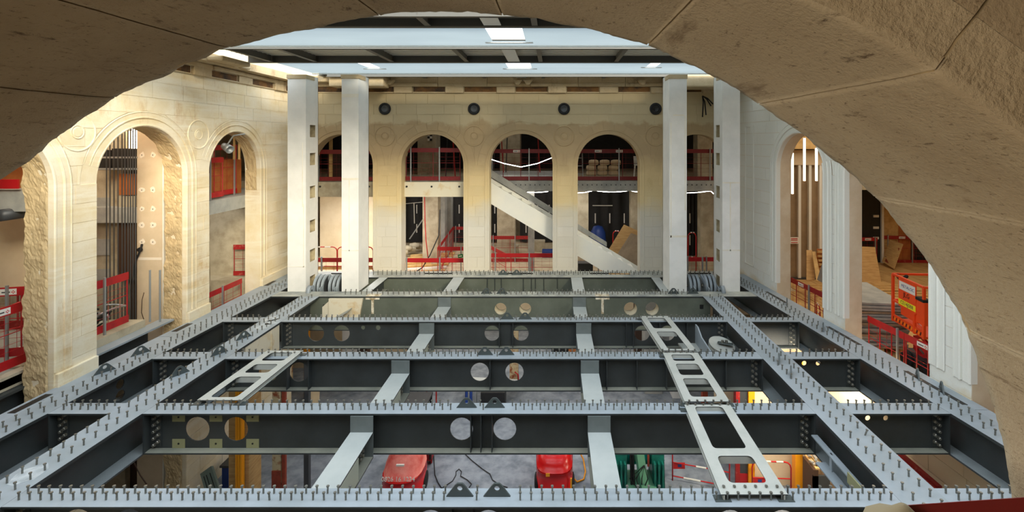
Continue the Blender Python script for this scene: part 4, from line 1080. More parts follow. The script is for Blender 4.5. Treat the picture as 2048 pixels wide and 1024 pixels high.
for i, px in enumerate((690,)):
    o = M().box(XW(658, 17.5), XW(664, 17.5), 17.5, 17.56, 3.0, 5.6).build('timber_prop', m_timber); tag(o, 'pale timber prop standing upstairs in the first back arch', 'prop')
o = M().box(XW(655, 19), XW(682, 19), 19, 19.1, 3.0, 4.1).build('plywood_sheet', m_brown); tag(o, 'dark brown sheet behind the barrier of the first back arch', 'board')
for i, px in enumerate((895, 905, 990, 1002, 1015, 1075)):
    o = M().bar(W(px, 262, 20), W(px+(6 if i % 2 else -4), 362, 20), .04).build('scaffold_tube', m_redtube if i % 2 else m_darkmetal); tag(o, ['dark scaffold tube upstairs, right part of the second back arch', 'red scaffold tube upstairs, right part of the second back arch', 'dark scaffold tube upstairs at the left edge of the middle arch', 'red scaffold tube upstairs, left part of the middle arch', 'dark scaffold tube upstairs beside the pale column of the middle arch', 'red scaffold tube upstairs, right part of the middle arch'][i], 'tube', 'scaffold tubes upstairs')
o = M().box(-3.3, .5, 18.6, 21, 3.0, 3.16).build('insulation_stack', m_galvroof); tag(o, 'pale blue-grey sheets lying flat upstairs behind the light string', 'sheets')
# sagging light strings
def led(label, pts, cat='light string', group='lit light strings'):
    t = thing('light_string', label, cat, pts[0], group)
    for a, b in zip(pts[:-1], pts[1:]): M().cyl(a, b, .013, 6).build('lit_tube', m_led, t)
def sag(pxa, pya, pxb, pyb, d, s, n=5):
    return [W(pxa+(pxb-pxa)*i/n, pya+(pyb-pya)*i/n+s*4*(i/n)*(1-i/n), d) for i in range(n+1)]
led('lit light string hanging in a V upstairs in the middle arch', [W(974, 316, 17.3), W(1008, 327, 17.3), W(1042, 334, 17.3), W(1075, 327, 17.3), W(1110, 313, 17.3)])
led('short lit light string above the stair, in the middle arch', sag(1035, 383, 1096, 383, 18.6, 2))
led('lit light string under the slab at the left of the arch with the plywood', sag(1155, 386, 1184, 382, 18.6, 1, 2))
led('long lit light string under the slab above the black sheets', sag(1194, 382, 1254, 382, 18.6, 2))
led('short lit light string under the slab, right end of that arch', sag(1259, 381, 1282, 384, 18.6, 1, 2))
led('lit light string between the two right white columns', [W(1374, 386, 18.6), W(1395, 385, 18.6), W(1421, 382, 18.6), W(1430, 390, 18.6)])

# ------------------------------------------------------------ back room, lower level
for (a, b, lab) in ((750, 848, 'black sheeting hung left of the concrete column'), (905, 982, 'black sheeting hung right of the concrete column'),
                    (985, 1012, 'narrow black sheet left of the pale pier under the stair'), (1040, 1108, 'black sheeting behind the stair foot'), (1175, 1260, 'large black sheet with pale tape strips'), (1374, 1402, 'black sheet between the two right white columns')):
    d = 25.2 if a < 1100 else 22.2
    x0, x1 = XW(a, d), XW(b, d); t = thing('black_sheet', lab, 'sheeting', ((x0+x1)/2, d, FLZ), 'black sheets hung in the back room')
    m = M(); n = 14; vs = []; 
    for i in range(n+1):
        x = x0+(x1-x0)*i/n; y = d+.04*sin(i*1.7)
        vs += [(x, y, FLZ+.05), (x, y, 2.58)]
    m.add(vs, [(2*i, 2*i+2, 2*i+3, 2*i+1) for i in range(n)]); m.build('sheet', m_black, t, True)
    for j in range(3 if b-a > 60 else 1):
        xt = x0+(x1-x0)*(.18+.34*j)
        for z in (.9, -.1) if j != 1 else (.9,): M().box(xt-.025, xt+.025, d-.07, d-.06, z-.2, z+.25).build('tape_strip', m_whitep, t)
M().box(XW(1185, 22.1), XW(1225, 22.1), 22.08, 22.1, ZW(411, 22.1)-.02, ZW(411, 22.1)+.02).build('tape_strip', m_whitep, bpy.data.objects['black_sheet.005'] if 'black_sheet.005' in bpy.data.objects else None)
for (pa, pb, d, m_, lab) in ((845, 876, 20.8, m_conc_warm, 'tall concrete column with a red cable, second back arch'), (876, 890, 23, m_concrete, 'narrow grey pier behind the concrete column'),
                             (893, 902, 23.6, m_concrete, 'slim grey pier beside the black sheet'), (994, 1030, 21.5, m_conc_warm, 'pale pier with a red mark behind the stair'),
                             (1154, 1177, 20.5, m_conc_warm, 'pale pier behind the stair top left of the black sheet'), (1262, 1284, 20.6, m_conc_warm, 'pale pier with a coiled wire, behind the plywood'), (1402, 1432, 19.4, m_conc_warm, 'pale wall pier at the pocketed right column'), (1056, 1068, 19.4, m_concrete, 'slim grey steel post under the stair')):
    post('concrete_column', lab, 'column', pa, pb, d, FLZ, 2.58, m_, dep=.5)
def cable(label, pts, r, mat, cat='cable', group=None):
    o = M().tube(pts, r, 5).build('cable', mat, smooth=True); return tag(o, label, cat, group)
cable('thin red cable running down the concrete column', [W(849, 392, 20.7), W(850, 440, 20.7), W(852, 480, 20.7), W(856, 515, 20.7)], .02, m_redtube)
cable('dark sagging cable in front of the second back arch', [W(880, 420, 20), W(878, 470, 19), W(860, 510, 18), W(845, 535, 17.3), W(830, 545, 17.1)], .022, m_rubber)
struct('wall_back_room_cream', M().box(XW(640, 22), XW(752, 22), 22, 22.1, FLZ, 2.58), m_plaster)
o = M().bar(W(819, 478, 24), W(852, 430, 24), .05).build('raking_prop', m_galv); tag(o, 'thin raking prop in front of the black sheet', 'prop')
tr_ = bpy.data.objects['black_sheet.001']
M().bar(W(803, 408, 25.1), W(848, 404, 25.1), .05, .03).build('tape', m_whitep, tr_); M().bar(W(828, 405, 25.1), W(829, 447, 25.1), .05, .03).build('tape', m_whitep, tr_)
# planks on the floor
for i in range(9):
    d = 18.0+i*.5; x0 = XW(805, d)+.12*i; x1 = x0+1.5
    o = M().add([(x0-.6, d, FLZ+.12), (x1-.2, d+.5, FLZ+.12), (x1-.2, d+.62, FLZ+.12), (x0-.6, d+.14, FLZ+.12), (x0-.6, d, FLZ+.04), (x1-.2, d+.5, FLZ+.04), (x1-.2, d+.62, FLZ+.04), (x0-.6, d+.14, FLZ+.04)], [(0,1,2,3),(7,6,5,4),(0,4,5,1),(1,5,6,2),(2,6,7,3),(3,7,4,0)]).build('floor_plank', m_timber if i % 3 else m_whitep)
    tag(o, '%s plank from the front of the row lying behind the second back arch' % ('first white', 'second pale', 'third pale', 'fourth white', 'fifth pale', 'sixth pale', 'seventh white', 'eighth pale', 'last pale')[i], 'plank', 'planks on the lower gallery floor')
for i in range(5):
    o = M().lathe((XW(806+i*4, 22), 22+.3*i, FLZ+.25+.12*(i % 2)), (1, 0, 0), [(0, -.25), (.1, -.22), (.14, 0), (.1, .22), (0, .25)], 8).build('rubble_sack', m_conc_warm, smooth=True); tag(o, '%s grey rubble sack of five lined up left of the concrete column' % ('first', 'second', 'third', 'fourth', 'fifth')[i], 'sack', 'rubble sacks')
# lower barriers
def bl(label, pxa, da, pxb, db, **k): return barrier(label, (XW(pxa, da), da), (XW(pxb, db), db), FLZ, 1.15, G_LO, k.pop('mat', m_red), **k)
bl('red barrier at the foot of the second back arch', 801, 17.15, 928, 17.15, n=4)
bl('bright red barrier crossing the middle back arch at its foot', 978, 17.9, 1108, 17.9, n=4)
bl('red barrier standing askew left of the stair foot', 962, 20.2, 1011, 17.9, n=3)
bl('red barrier farther back under the stair', 978, 21.2, 1062, 21.2, n=3, mat=m_red_old)
bl('red barrier running back beside the concrete column', 876, 19.0, 906, 23.5, n=3, mat=m_red)
bl('red barrier around the opening, right of the concrete column', 906, 23.5, 960, 23.5, n=3, mat=m_red_old)
bl('red barrier with a green sign, right of the concrete column', 878, 19.0, 930, 19.0, n=3, mat=m_red)
bl('dark red barrier low behind the stair underside', 1154, 18.6, 1204, 18.6, n=3, mat=m_red_old)
bl('red barrier between the two right white columns, by the bright patch', 1368, 17.3, 1440, 17.3, n=3)
bl('dull red barrier between the two left white columns', 620, 17.2, 752, 17.2, n=3, mat=m_red_old)
tube_barrier('tubular barrier with white sleeves behind the left white columns', (XW(610, 17.6), 17.6), (XW(674, 17.6), 17.6), FLZ, 1.45, 'tubular barriers in the back room', plate=False)
tube_barrier('tubular barrier reaching past the plain left column', (XW(675, 17.6), 17.6), (XW(746, 17.6), 17.6), FLZ, 1.45, 'tubular barriers in the back room', plate=False)
o = M().box(XW(618, 17.8), XW(750, 17.8), 17.8, 17.84, ZW(536, 17.8)-.06, ZW(536, 17.8)+.06).build('timber_rail', m_timber); tag(o, 'pale timber rail behind the tubular barriers', 'rail')
for i, (px, lab) in enumerate(((641, 'grey steel stake behind the left pulley wheels'), (1404, 'red-topped stake behind the right pulley wheels'))):
    post('steel_stake', lab, 'post', px, px+3, 17.15, FLZ, .35, m_galv)
tube_barrier('small red tubular barrier standing by the tilted plywood', (XW(1226, 20.5), 20.5), (XW(1240, 20.5), 20.5), FLZ, 1.5, 'tubular barriers in the back room', plate=False)
tube_barrier('tubular barrier seen between the right white columns', (XW(1376, 18), 18), (XW(1392, 18), 18), FLZ, 1.9, 'tubular barriers in the back room', plate=False)
t = thing('exit_sign', 'small green sign panel hung on the red barrier', 'sign', W(921, 512, 18.9))
x, y, z = W(921, 512, 18.9); M().cb((x, y, z), (.2, .02, .13), ry=-.15).build('panel', m_green, t); M().cb((x, y-.012, z), (.12, .01, .03), ry=-.15).build('white_mark', m_whitep, t)
o = M().lathe((XW(1196, 21.6), 21.6, FLZ), (0, 0, 1), [(.33, 0), (.36, .9), (.33, 1.25), (.2, 1.5), (0, 1.55)], 14).build('blue_bag', m_blue, smooth=True); tag(o, 'blue plastic bin half hidden by the stair', 'bin')
# plywood sheets
d = 18.4
panel('plywood_sheet', 'tan plywood sheet tilted behind the grey sheet by the stair', 'board', [W(1248, 449, 19.2), W(1286, 466, 19.2), W(1286, 560, 18.8), W(1205, 520, 18.8)], .02, m_wood)
panel('plywood_sheet', 'grey plywood sheet tilted in front of the tan one', 'board', [W(1262, 466, 18.7), W(1300, 480, 18.7), W(1300, 570, 18.3), W(1235, 508, 18.3)], .02, m_ply_grey)
# stair
st = thing('stair', 'pale coated stair crossing behind the middle arches, descending to the right', 'stair', (0, 17.6, 1))
def lin(x): return 3.0-(x+2.27)*.60
for yy, nm in ((17.13, 'near_stringer'), (18.1, 'far_stringer')):
    M().ext([(-2.6, lin(-2.6)+.02), (-2.6, lin(-2.6)-.74), (2.9, -.84), (4.1, -.84), (4.1, lin(4.1)+.02)][::-1], [], lambda u, v, w: (u, w, v), yy, yy+.05).build(nm, m_stairw, st)
for i in range(17):
    x = -2.3+i*.37; z = lin(x+.38)-.03
    M().box(x, x+.38, 17.18, 18.1, z-.03, z).build('tread', m_stairw, st)
    M().box(x+.36, x+.38, 17.18, 18.1, z-.22, z-.03).build('riser', m_stairw, st)
M().ext([(-2.6, .0), (-1.1, -.9), (-2.6, -.9)], [], lambda u, v, w: (u, w, v), 17.14, 17.5).build('lower_flight', m_stairw, st)
# upper guard of the far stringer seen as grey strip
M().ext([(-2.6, lin(-2.6)+.34), (-2.6, lin(-2.6)+.05), (2.0, lin(2.0)+.05), (2.0, lin(2.0)+.22)][::-1], [], lambda u, v, w: (u, w, v), 18.15, 18.2).build('far_guard', m_concrete, st)
# loose things
t = thing('equipment_box', 'dark box on the floor under the stair, right of the middle pier', 'box', (XW(1175, 18), 18, FLZ))
M().box(XW(1156, 18), XW(1186, 18), 18, 18.4, FLZ, FLZ+.75).build('body', m_darkmetal, t, bevel=.02); M().box(XW(1160, 18), XW(1180, 18), 17.985, 18, FLZ+.2, FLZ+.5).build('vent_panel', m_black, t)
for i, (px, py) in enumerate(((1098, 485), (1020, 488), (1075, 480))):
    o = M().box(XW(px-14, 22), XW(px+14, 22), 22+.6*i, 22.5+.6*i, FLZ, FLZ+.3+.1*i).build('material_stack', m_blue if i == 0 else m_conc_warm, bevel=.02); tag(o, ['small blue stack beyond the stair', 'pale stack beyond the red barriers', 'low pale stack next to the slim post'][i], 'stack')
t = thing('wall_cables', 'bundle of black cable ends hanging out of the back wall', 'cable', W(1410, 195, 16.5))
for k, (dx, dy) in enumerate(((-1, 42), (6, 38), (16, 20), (20, 16))):
    M().tube([W(1405, 192, 16.5), W(1407+dx*.4, 192+dy*.3, 16.4), W(1406+dx, 192+dy, 16.45)], .022, 6).build('cable_end', m_rubber, t, True)

# ------------------------------------------------------------ left rooms
# arch 3: slab, barriers, plywood, lamp
struct('floor_left_upper', M().box(-15, -9.46, 12.0, 17.1, 2.42, 2.80), m_concrete)
struct('wall_left_room_back', M().box(-12.5, -12.4, 11.6, 16.4, FLZ, 2.42), m_plaster)
struct('wall_left_room_end', M().box(-12.5, -9.46, 15.6, 15.7, FLZ, 2.42), m_conc_warm)
struct('wall_left_upper_back', M().box(-12.0, -11.9, 11.6, 17, 2.8, 6.8), m_plaster)
barrier('red barrier upstairs in the third left arch, in front of brown boards', (-9.55, 12.5), (-9.55, 14.0), 2.84, 1.15, G_UP, m_red, 3)
barrier('second red barrier upstairs in the third left arch, leaning back', (-9.75, 13.9), (-9.75, 14.9), 2.84, 1.5, G_UP, m_red, 2)
panel('plywood_sheet', 'orange-brown plywood behind the upstairs barrier of the third left arch', 'board', [(-9.9, 12.2, 2.82), (-9.9, 15.3, 2.82), (-9.9, 15.3, 3.9), (-9.9, 12.2, 3.9)], .02, m_ply_or)
t = thing('spot_lamp', 'small round spot lamp hanging high in the third left arch', 'lamp', W(455, 296, 13.6))
x, y, z = W(455, 296, 13.6)
M().lathe((x, y, z), (.75, -.3, -.35), [(0, -.16), (.09, -.16), (.11, -.05), (.12, .12), (.1, .12), (.08, .02), (0, .02)], 14).build('lamp_head', m_galv, t, True)
M().tube([(x, y, z+.1), (x+.1, y+.1, z+.35), (x+.3, y+.3, z+.4)], .02, 6).build('bracket_arm', m_galv, t)
for i, px in enumerate((466, 476)):
    o = M().box(XW(px, 14.5), XW(px+3, 14.5), 14.5, 14.54, 3.9, 6.7).build('lit_batten', m_timber); tag(o, 'pale vertical batten high in the third left arch, %s the other' % ('left of', 'right of')[i], 'batten', 'battens in the third left arch')
barrier('red barrier at the foot of the third left arch', (-9.5, 12.4), (-9.5, 14.75), FLZ, 1.12, G_LO, m_red, 4)
barrier('worn red barrier against the wall, seen through the third left arch', (-10.2, 15.4), (-9.55, 15.45), .15, 1.0, G_LO, m_red_old, 2)
struct('floor_ledge_left', M().box(-12.4, -9.46, 15.0, 15.6, FLZ, .13), m_conc_warm)
panel('brick_pile', 'dark rough sheet stack against the wall, third left arch', 'stack', [(-10.6, 13.6, FLZ), (-10.6, 14.6, FLZ), (-10.6, 14.4, 2.3), (-10.6, 13.6, 2.4)], .3, m_conc_warm)
o = M().box(-12.38, -12.36, 15.0, 15.1, .9, 1.1).build('wall_switch', m_black); tag(o, 'small black switch box on the wall of the lower left room', 'switch')

# arch 2: lift shaft with guide rods
t = thing('plasterboard_pier', 'tall cream plasterboard pier with round filler spots', 'panel', (-8.9, 10.6, 0))
d0 = 11.9; x0, x1 = XW(274, d0), XW(325, d0)
struct_p = M().box(x0, x1, d0, d0+.4, BZ, 6.7).build('board', m_panel, t)
M().box(x1, x1+.03, d0, d0+.4, BZ, 6.7).build('white_return', m_white2, t)
for py in (310, 380, 418, 450, 484):
    for px in (284, 306):
        x, y, z = W(px, py, d0); m = M(); rr = random.Random(px*py)
        m.ext([(x+cos(a*pi/5)*.07*rr.uniform(.7, 1.3), z+sin(a*pi/5)*.07*rr.uniform(.7, 1.3)) for a in range(10)], [], lambda u, v, w: (u, w, v), y-.004, y); m.build('filler_spot', m_filler, t)
        M().cyl((x, y-.004, z), (x, y-.012, z), .012, 6).build('plug_hole', m_black, t)
M().box(x0+.02, x1-.02, d0-.003, d0, ZW(520, d0), ZW(515, d0)).build('filler_band', m_filler, t)
t = thing('hook_bracket', 'black hook bracket with a hanging cable on the cream pier', 'hook', W(282, 498, d0-.05))
M().tube([W(284, 488, d0-.05), W(281, 500, d0-.1), W(272, 520, d0-.1), W(266, 560, d0-.15)], .025, 6).build('dark_strap', m_rubber, t, True); M().lathe(W(281, 499, d0-.06), (0, -1, 0), [(0, .05), (.05, .05), (.06, 0)], 10).build('knob', m_black, t)
cable('thin reddish cable looping down the cream pier', [W(288, 585, d0-.03), W(284, 600, d0-.03), W(283, 625, d0-.03), W(288, 640, d0-.03)], .008, m_brown)
struct('wall_shaft_back', M().box(-13.0, -12.9, 8.4, 13.5, BZ, 6.8), m_conc_warm)
sh = struct('wall_shaft_end', M().box(-12.9, -9.62, 12.4, 12.5, BZ, 6.8), m_brown)
t = thing('shaft_wall_panels', 'pale grey wall with square recesses left in the shaft', 'wall panel', (-10.6, 12.2, 0))
d = 12.26; xa, xb = XW(150, d), XW(236, d)
M().box(xa, xb, d, d+.12, BZ, 4.6).build('panel', m_conc_warm, t)
for (p0, p1) in ((395, 430), (478, 510), (538, 560)):
    M().box(XW(195, d), XW(220, d), d-.02, d, ZW(p1, d), ZW(p0, d)).build('recess', m_concrete, t)
M().box(XW(236, d), XW(252, d), d-.03, d+.12, BZ, 6.7).build('corner_post', m_conc_warm, t)
sh = thing('lift_guides', 'group of tall dark vertical guide rods in the lift shaft', 'lift shaft', (-9.9, 11.3, 0))
for px in (213, 220, 228, 236, 244, 250, 256, 261, 266, 271):
    d = 11.5+.03*(px % 5); M().cyl((XW(px, d), d, -.2), (XW(px, d), d, 6.69), .012, 6).build('guide_rod', m_darkmetal, sh)
for py in (315, 338): 
    M().box(XW(196, 11.65), XW(272, 11.65), 11.65, 11.7, ZW(py, 11.65)-.02, ZW(py, 11.65)+.02).build('rod_clamp', m_galv, sh)
for (a, b, c, e_) in ((197, 224, 300, 340), (227, 273, 297, 340)):
    M().box(XW(a, 12.0), XW(b, 12.0), 11.95, 12.08, ZW(e_, 12.0), ZW(c, 12.0)).build('dark_counterweight', m_black, sh)
t = thing('shaft_light', 'bright slot of lamp light high in the lift shaft', 'lamp', W(266, 280, 12.2))
M().box(XW(264, 12.3), XW(274, 12.3), 12.3, 12.33, ZW(297, 12.3), 6.68).build('lit_panel', m_led, t); M().box(XW(234, 12.3), XW(262, 12.3), 12.3, 12.33, ZW(297, 12.3), ZW(262, 12.3)).build('warm_panel', m_lampw, t)
for i, (a, b, c, e_, mm) in enumerate(((238, 270, 348, 390, m_ply_or), (236, 272, 392, 440, m_conc_warm), (236, 272, 442, 560, m_brown))):
    o = M().box(XW(a, 12.1), XW(b, 12.1), 12.1, 12.2, ZW(e_, 12.1), ZW(c, 12.1)).build('shaft_board', mm); tag(o, ['orange-brown board behind the guide rods', 'rough pale masonry patch behind the guide rods', 'dark brown board low behind the guide rods'][i], 'board')
barrier('bright red barrier on the platform edge of the second left arch', (-9.62, 9.35), (-9.62, 10.95), .34, 1.15, G_LO, m_red, 3, board=.17)
struct('floor_platform_edge', M().box(-10.3, -9.50, 8.9, 11.25, .05, .30), m_conc_warm)
t = thing('platform_beam', 'dark steel beam carrying the platform in the second left arch', 'beam', (-9.4, 10.3, -.1))
M().box(-9.55, -9.22, 9.0, 11.75, .09, .13).build('top_flange', m_steel, t); M().box(-9.5, -9.48, 9.0, 11.3, -.4, .10).build('web', m_web, t); M().box(-9.55, -9.3, 9.0, 11.3, -.43, -.4).build('bottom_flange', m_web, t)
t = thing('cable_heap', 'heap of dark cables and hoses on the platform behind the barrier', 'cables', (-10.3, 10.6, .3))
rr = random.Random(11)
for i in range(14):
    c = Vector((-10.15+rr.uniform(-.15, .2), 10.4+rr.uniform(-.4, .4), .33+.03*i)); a0 = rr.uniform(0, 6)
    M().tube([c+Vector((.2*cos(a0+j*.5), .4*sin(a0+j*.5), .05*sin(j+i))) for j in range(9)], .022, 5).build('hose', m_rubber if i % 3 else m_galv, t, True)
for px, w_ in ((300, 'left'), (320, 'right')):
    o = M().cyl((XW(px, 11.1), 11.1, .3), (XW(px, 11.1), 11.1, ZW(540, 11.1)), .02, 6).build('grey_rod', m_galv); tag(o, 'thin grey rod in front of the cream pier, %s of the pair' % w_, 'rod', 'grey rods at the cream pier')

# arch 1 (nearest left)
struct('beam_left_near', M().box(-15, -9.7, 8.9, 9.2, 3.15, 3.55), m_concrete)
struct('wall_left_near_back', M().box(-14, -13.9, 4, 12.0, .3, 3.2), m_plaster)
struct('wall_left_near_upper', M().box(-12.5, -9.7, 9.3, 9.4, 3.55, 6.8), m_ply_or)
o = M().box(-12.5, -9.75, 8.8, 8.83, 3.58, 3.75).build('red_toe_board', m_red); tag(o, 'red toe board along the upper slab, far left arch', 'board')
for i, px in enumerate((12, 42)):
    o = M().cyl((XW(px, 9.1), 8.75, 3.1), (XW(px, 9.1), 9.4, 3.1), .11, 12).build('blue_pipe_end', m_darkmetal, smooth=True); tag(o, 'round bluish pipe end under the grey beam, %s' % ('at the edge of the photo', 'beside the rough stone')[i], 'pipe', 'pipe ends under the beam')
struct('wall_left_near_panel', M().box(-12.5, -9.8, 9.9, 10.0, 1.3, 3.15), m_plaster)
barrier('red barrier along the slab edge of the nearest left arch, white sticker on it', (-9.75, 7.2), (-9.75, 8.95), .35, 1.15, G_LO, m_red, 3, sticker=(1.35,), board=.17)
barrier('red barrier standing crosswise in the nearest left arch, white sticker', (-11.4, 9.0), (-9.85, 9.4), .3, 1.35, G_LO, m_red, 5, sticker=(1.0,), board=.17)
barrier('dark red barrier far behind in the nearest left arch', (-12.5, 10.6), (-10.3, 10.6), .3, 1.5, G_LO, m_red_old, 4, board=.2)
tube_barrier('tubular red and white barrier leaning in the nearest left arch', (-10.5, 9.3), (-10.1, 9.9), .3, 1.0, 'tubular barriers in the left room', plate=False)
t = thing('slab_edge_beam', 'grey slab edge on a dark steel beam, nearest left arch', 'beam', (-9.7, 7.6, 0))
M().box(-9.8, -9.62, 6.3, 9.0, .06, .3).build('concrete_edge', m_conc_warm, t); M().box(-9.78, -9.5, 6.3, 9.0, .0, .05).build('top_flange', m_web, t); M().box(-9.72, -9.7, 6.3, 9.0, -.45, .0).build('web', m_web, t)
# ------------------------------------------------------------ right rooms
rwp = struct('wall_right_panelled', M().box(8.0, 10.9, 18.5, 18.6, FLZ, 6.8), plain('brown_panel', (150,126,96), .8, c2=(134,112,84), scale=2))
for px in (1599, 1620, 1641, 1662): 
    M().box(XW(px, 18.4)-.05, XW(px, 18.4)+.05, 18.38, 18.5, FLZ+.1, ZW(328, 18.4)).build('white_stud', m_whitep, rwp)
M().box(8.0, 10.9, 18.36, 18.5, ZW(330, 18.4), ZW(300, 18.4)).build('head_board', m_panel, rwp); M().box(8.0, 10.9, 18.0, 18.5, ZW(298, 18), ZW(262, 18)).build('upper_board', m_timber, rwp)
M().box(8.0, 10.9, 18.4, 18.5, FLZ, FLZ+.1).build('floor_rail', m_darkmetal, rwp)
for i, (px, ya, yb) in enumerate(((1585, 306, 388), (1609, 276, 362), (1633, 296, 362))):
    d = 15.5; o = thing('tube_lamp', ['lowest hanging tube lamp, left of the three', 'hanging tube lamp in the middle of the three', 'hanging tube lamp beside the stone pier, right of the three'][i], 'lamp', W(px, yb, d), 'vertical tube lamps in the right arch')
    M().cyl(W(px, ya, d), W(px, yb, d), .035, 10).build('lit_tube', m_tubelight, o, True); M().box(XW(px, d)-.03, XW(px, d)+.05, d+.03, d+.06, ZW(yb, d), ZW(ya, d)).build('back_batten', m_whitep, o); M().cyl((XW(px, d), d, ZW(ya, d)), (XW(px, d), d, 6.7), .006, 4).build('hanging_wire', m_darkmetal, o)
o = M().box(XW(1581, 18.35), XW(1597, 18.35), 18.35, 18.37, ZW(487, 18.4), ZW(474, 18.4)).build('notice', m_whitep); tag(o, 'small white notice with red lines on the brown wall', 'notice')
for z in (476, 479, 484): 
    q = M().box(XW(1582, 18.35), XW(1595, 18.35), 18.34, 18.35, ZW(z+1.2, 18.4), ZW(z, 18.4)).build('red_line', m_redtube, None); q.parent = o
panel('leaning_board', 'narrow tan board leaning beside the pallet', 'board', [W(1613, 500, 16.6), W(1624, 500, 16.6), W(1630, 560, 16.0), W(1613, 560, 16.0)], .03, m_wood)
panel('leaning_board', 'second tan board leaning at the pallet edge', 'board', [W(1624, 503, 16.4), W(1631, 503, 16.4), W(1643, 562, 15.8), W(1633, 562, 15.8)], .03, m_timber)
t = thing('pallet', 'upright timber pallet leaning beside the stone pier', 'pallet', (9.2, 16, FLZ))
for i in range(7):
    y = 502+i*8.5; M().box(XW(1632+i*1.2, 16.3), XW(1652, 16.3), 16.2, 16.25, ZW(y+4, 16.2), ZW(y, 16.2)).build('slat', m_timber, t)
M().box(XW(1631, 16.4), XW(1652, 16.4), 16.3, 16.33, ZW(558, 16.3), ZW(498, 16.3)).build('back_board', m_ply_or, t)
def rightline(px, off): k = (px-CX)/F; return (6.35+.1*16.6+off)/(k+.1)    # depth where the px column meets a line parallel to the right wall
def pr(px, off): d = rightline(px, off); return (XW(px, d), d)
barrier('faded red barrier at the foot of the first right arch', pr(1574, .7), pr(1650, .7), FLZ, 1.15, G_LO, m_red_old, 5, sticker=(.7,))
barrier('red barrier at the foot of the second right arch, farther panel', pr(1735, .62), pr(1808, .62), FLZ, 1.15, G_LO, m_red, 4)
barrier('red barrier at the foot of the second right arch, nearer panel with sticker', pr(1809, .62), pr(1880, .62), FLZ, 1.15, G_LO, m_red, 4, sticker=(.45,))
for i, (px, lab) in enumerate(((1648, 'small red frame on the floor by the stone pier of the first right arch'),)):
    tube_barrier(lab, (XW(1640, 14), 14), (XW(1648, 14), 14.4), FLZ, .5, None, plate=False)
t = thing('folded_sheet', 'grey folded sheet behind the pier in the first right arch', 'sheet', (7.8, 14.5, FLZ)); M().cb((XW(1648, 14.6), 14.6, ZW(548, 14.6)), (.12, .3, .5), ry=.3).build('fold', m_galv, t)
# stacks of flat boards
t0 = thing('board_stack', 'high stack of grey boards behind the red barrier, second right arch', 'stack', (8.6, 12.6, FLZ))
rr = random.Random(4)
for i in range(16):
    z = FLZ+.14+i*.07; M().cb((8.3+rr.uniform(-.03, .03), 13.0+rr.uniform(-.05, .05), z+.03), (1.2, 1.9, .052), rz=-.1+rr.uniform(-.03, .03)).build('grey_board', m_concrete if i % 4 else m_ply_grey, t0)
for dx in (-.5, 0, .5): M().cb((8.3+dx, 13.0, FLZ+.06), (.1, 1.85, .1), rz=-.1).build('bearer', m_timber, t0)
t = thing('pale_panel', 'large tan panel leaning behind the pier of the second right arch', 'board', (11.8, 18.2, FLZ))
M().add([W(1705, 492, 18.6), W(1750, 494, 18.6), W(1763, 566, 18.05), W(1705, 566, 18.05), W(1705, 492, 18.65), W(1750, 494, 18.65), W(1763, 566, 18.1), W(1705, 566, 18.1)], [(3,2,1,0),(4,5,6,7),(0,1,5,4),(1,2,6,5),(2,3,7,6),(3,0,4,7)]).build('panel', m_wood, t)
fw = struct('floor_boards_right', M().box(8.6, 18, 14.9, 21.4, FLZ, FLZ+.02), m_wood)
for i in range(9):
    M().box(8.9, 12.9, 15.2+i*.3, 15.2+i*.3+.06, FLZ+.02, FLZ+.06).build('batten', m_timber, fw)
for i in range(12): M().box(9+i*.7, 9.68+i*.7, 17.0, 21.3, FLZ+.02, FLZ+.035).build('floorboard', m_wood, fw)
o = M().box(XW(1690, 21), XW(1767, 21), 21, 21.05, FLZ, 3.6).build('black_sheet', m_black); tag(o, 'tall black sheet behind the second right arch', 'sheeting')
for (z0, z1) in ((.9, .95), (.4, .45), (-.05, 0)):
    q = M().box(XW(1746, 21), XW(1757, 21), 20.97, 21.0, z0+.25, z1+.3).build('tape_strip', m_whitep); q.parent = o
for (a, b, mm, lab) in ((1767, 1797, m_timber, 'pale plywood wall sheet beside the black sheet'), (1797, 1822, m_ply_or, 'reddish plywood wall sheet beside the pale one'), (1822, 1900, m_black, 'dark sheeting behind the orange lift')):
    o = M().box(XW(a, 21.1), XW(b, 21.1)-.01, 21.1, 21.15, FLZ, 4.5).build('wall_sheet', mm); tag(o, lab, 'board')
o = M().box(XW(1764, 20.9), XW(1768, 20.9), 20.9, 21.0, FLZ, 4).build('white_post', m_whitep); tag(o, 'slim pale post at the edge of the black sheet', 'post')
barrier('dull red barrier behind the printed board in the right room', (XW(1766, 21), 21.0), (XW(1860, 20.9), 20.9), FLZ, 1.2, G_LO, m_red_old, 4, sticker=(.8,))
barrier('black-skirted red barrier beside the black sheet, white notice on it', (XW(1722, 20.6), 20.6), (XW(1755, 20.6), 20.6), FLZ, 1.2, G_LO, m_red, 2, sticker=(.3,))
t = thing('printed_board', 'tan board leaning askew, printed with dark lines and reddish marks', 'board', W(1785, 520, 20.2))
A, B, C, D = Vector(W(1780, 479, 20.7)), Vector(W(1806, 488, 20.0)), Vector(W(1788, 538, 19.7)), Vector(W(1764, 523, 20.5))
nn = (B-A).cross(D-A).normalized()
if nn.y > 0: nn = -nn
def q4(m, a, b, c, d_, h, th): 
    P = [A.lerp(B, u).lerp(D.lerp(C, u), v) for u, v in ((a, c), (b, c), (b, d_), (a, d_))]
    return m.add([p+nn*h for p in P]+[p+nn*(h-th) for p in P], [(0,1,2,3),(7,6,5,4),(0,4,5,1),(1,5,6,2),(2,6,7,3),(3,7,4,0)])
q4(M(), 0, 1, 0, 1, 0, .02).build('sheet', m_wood, t)
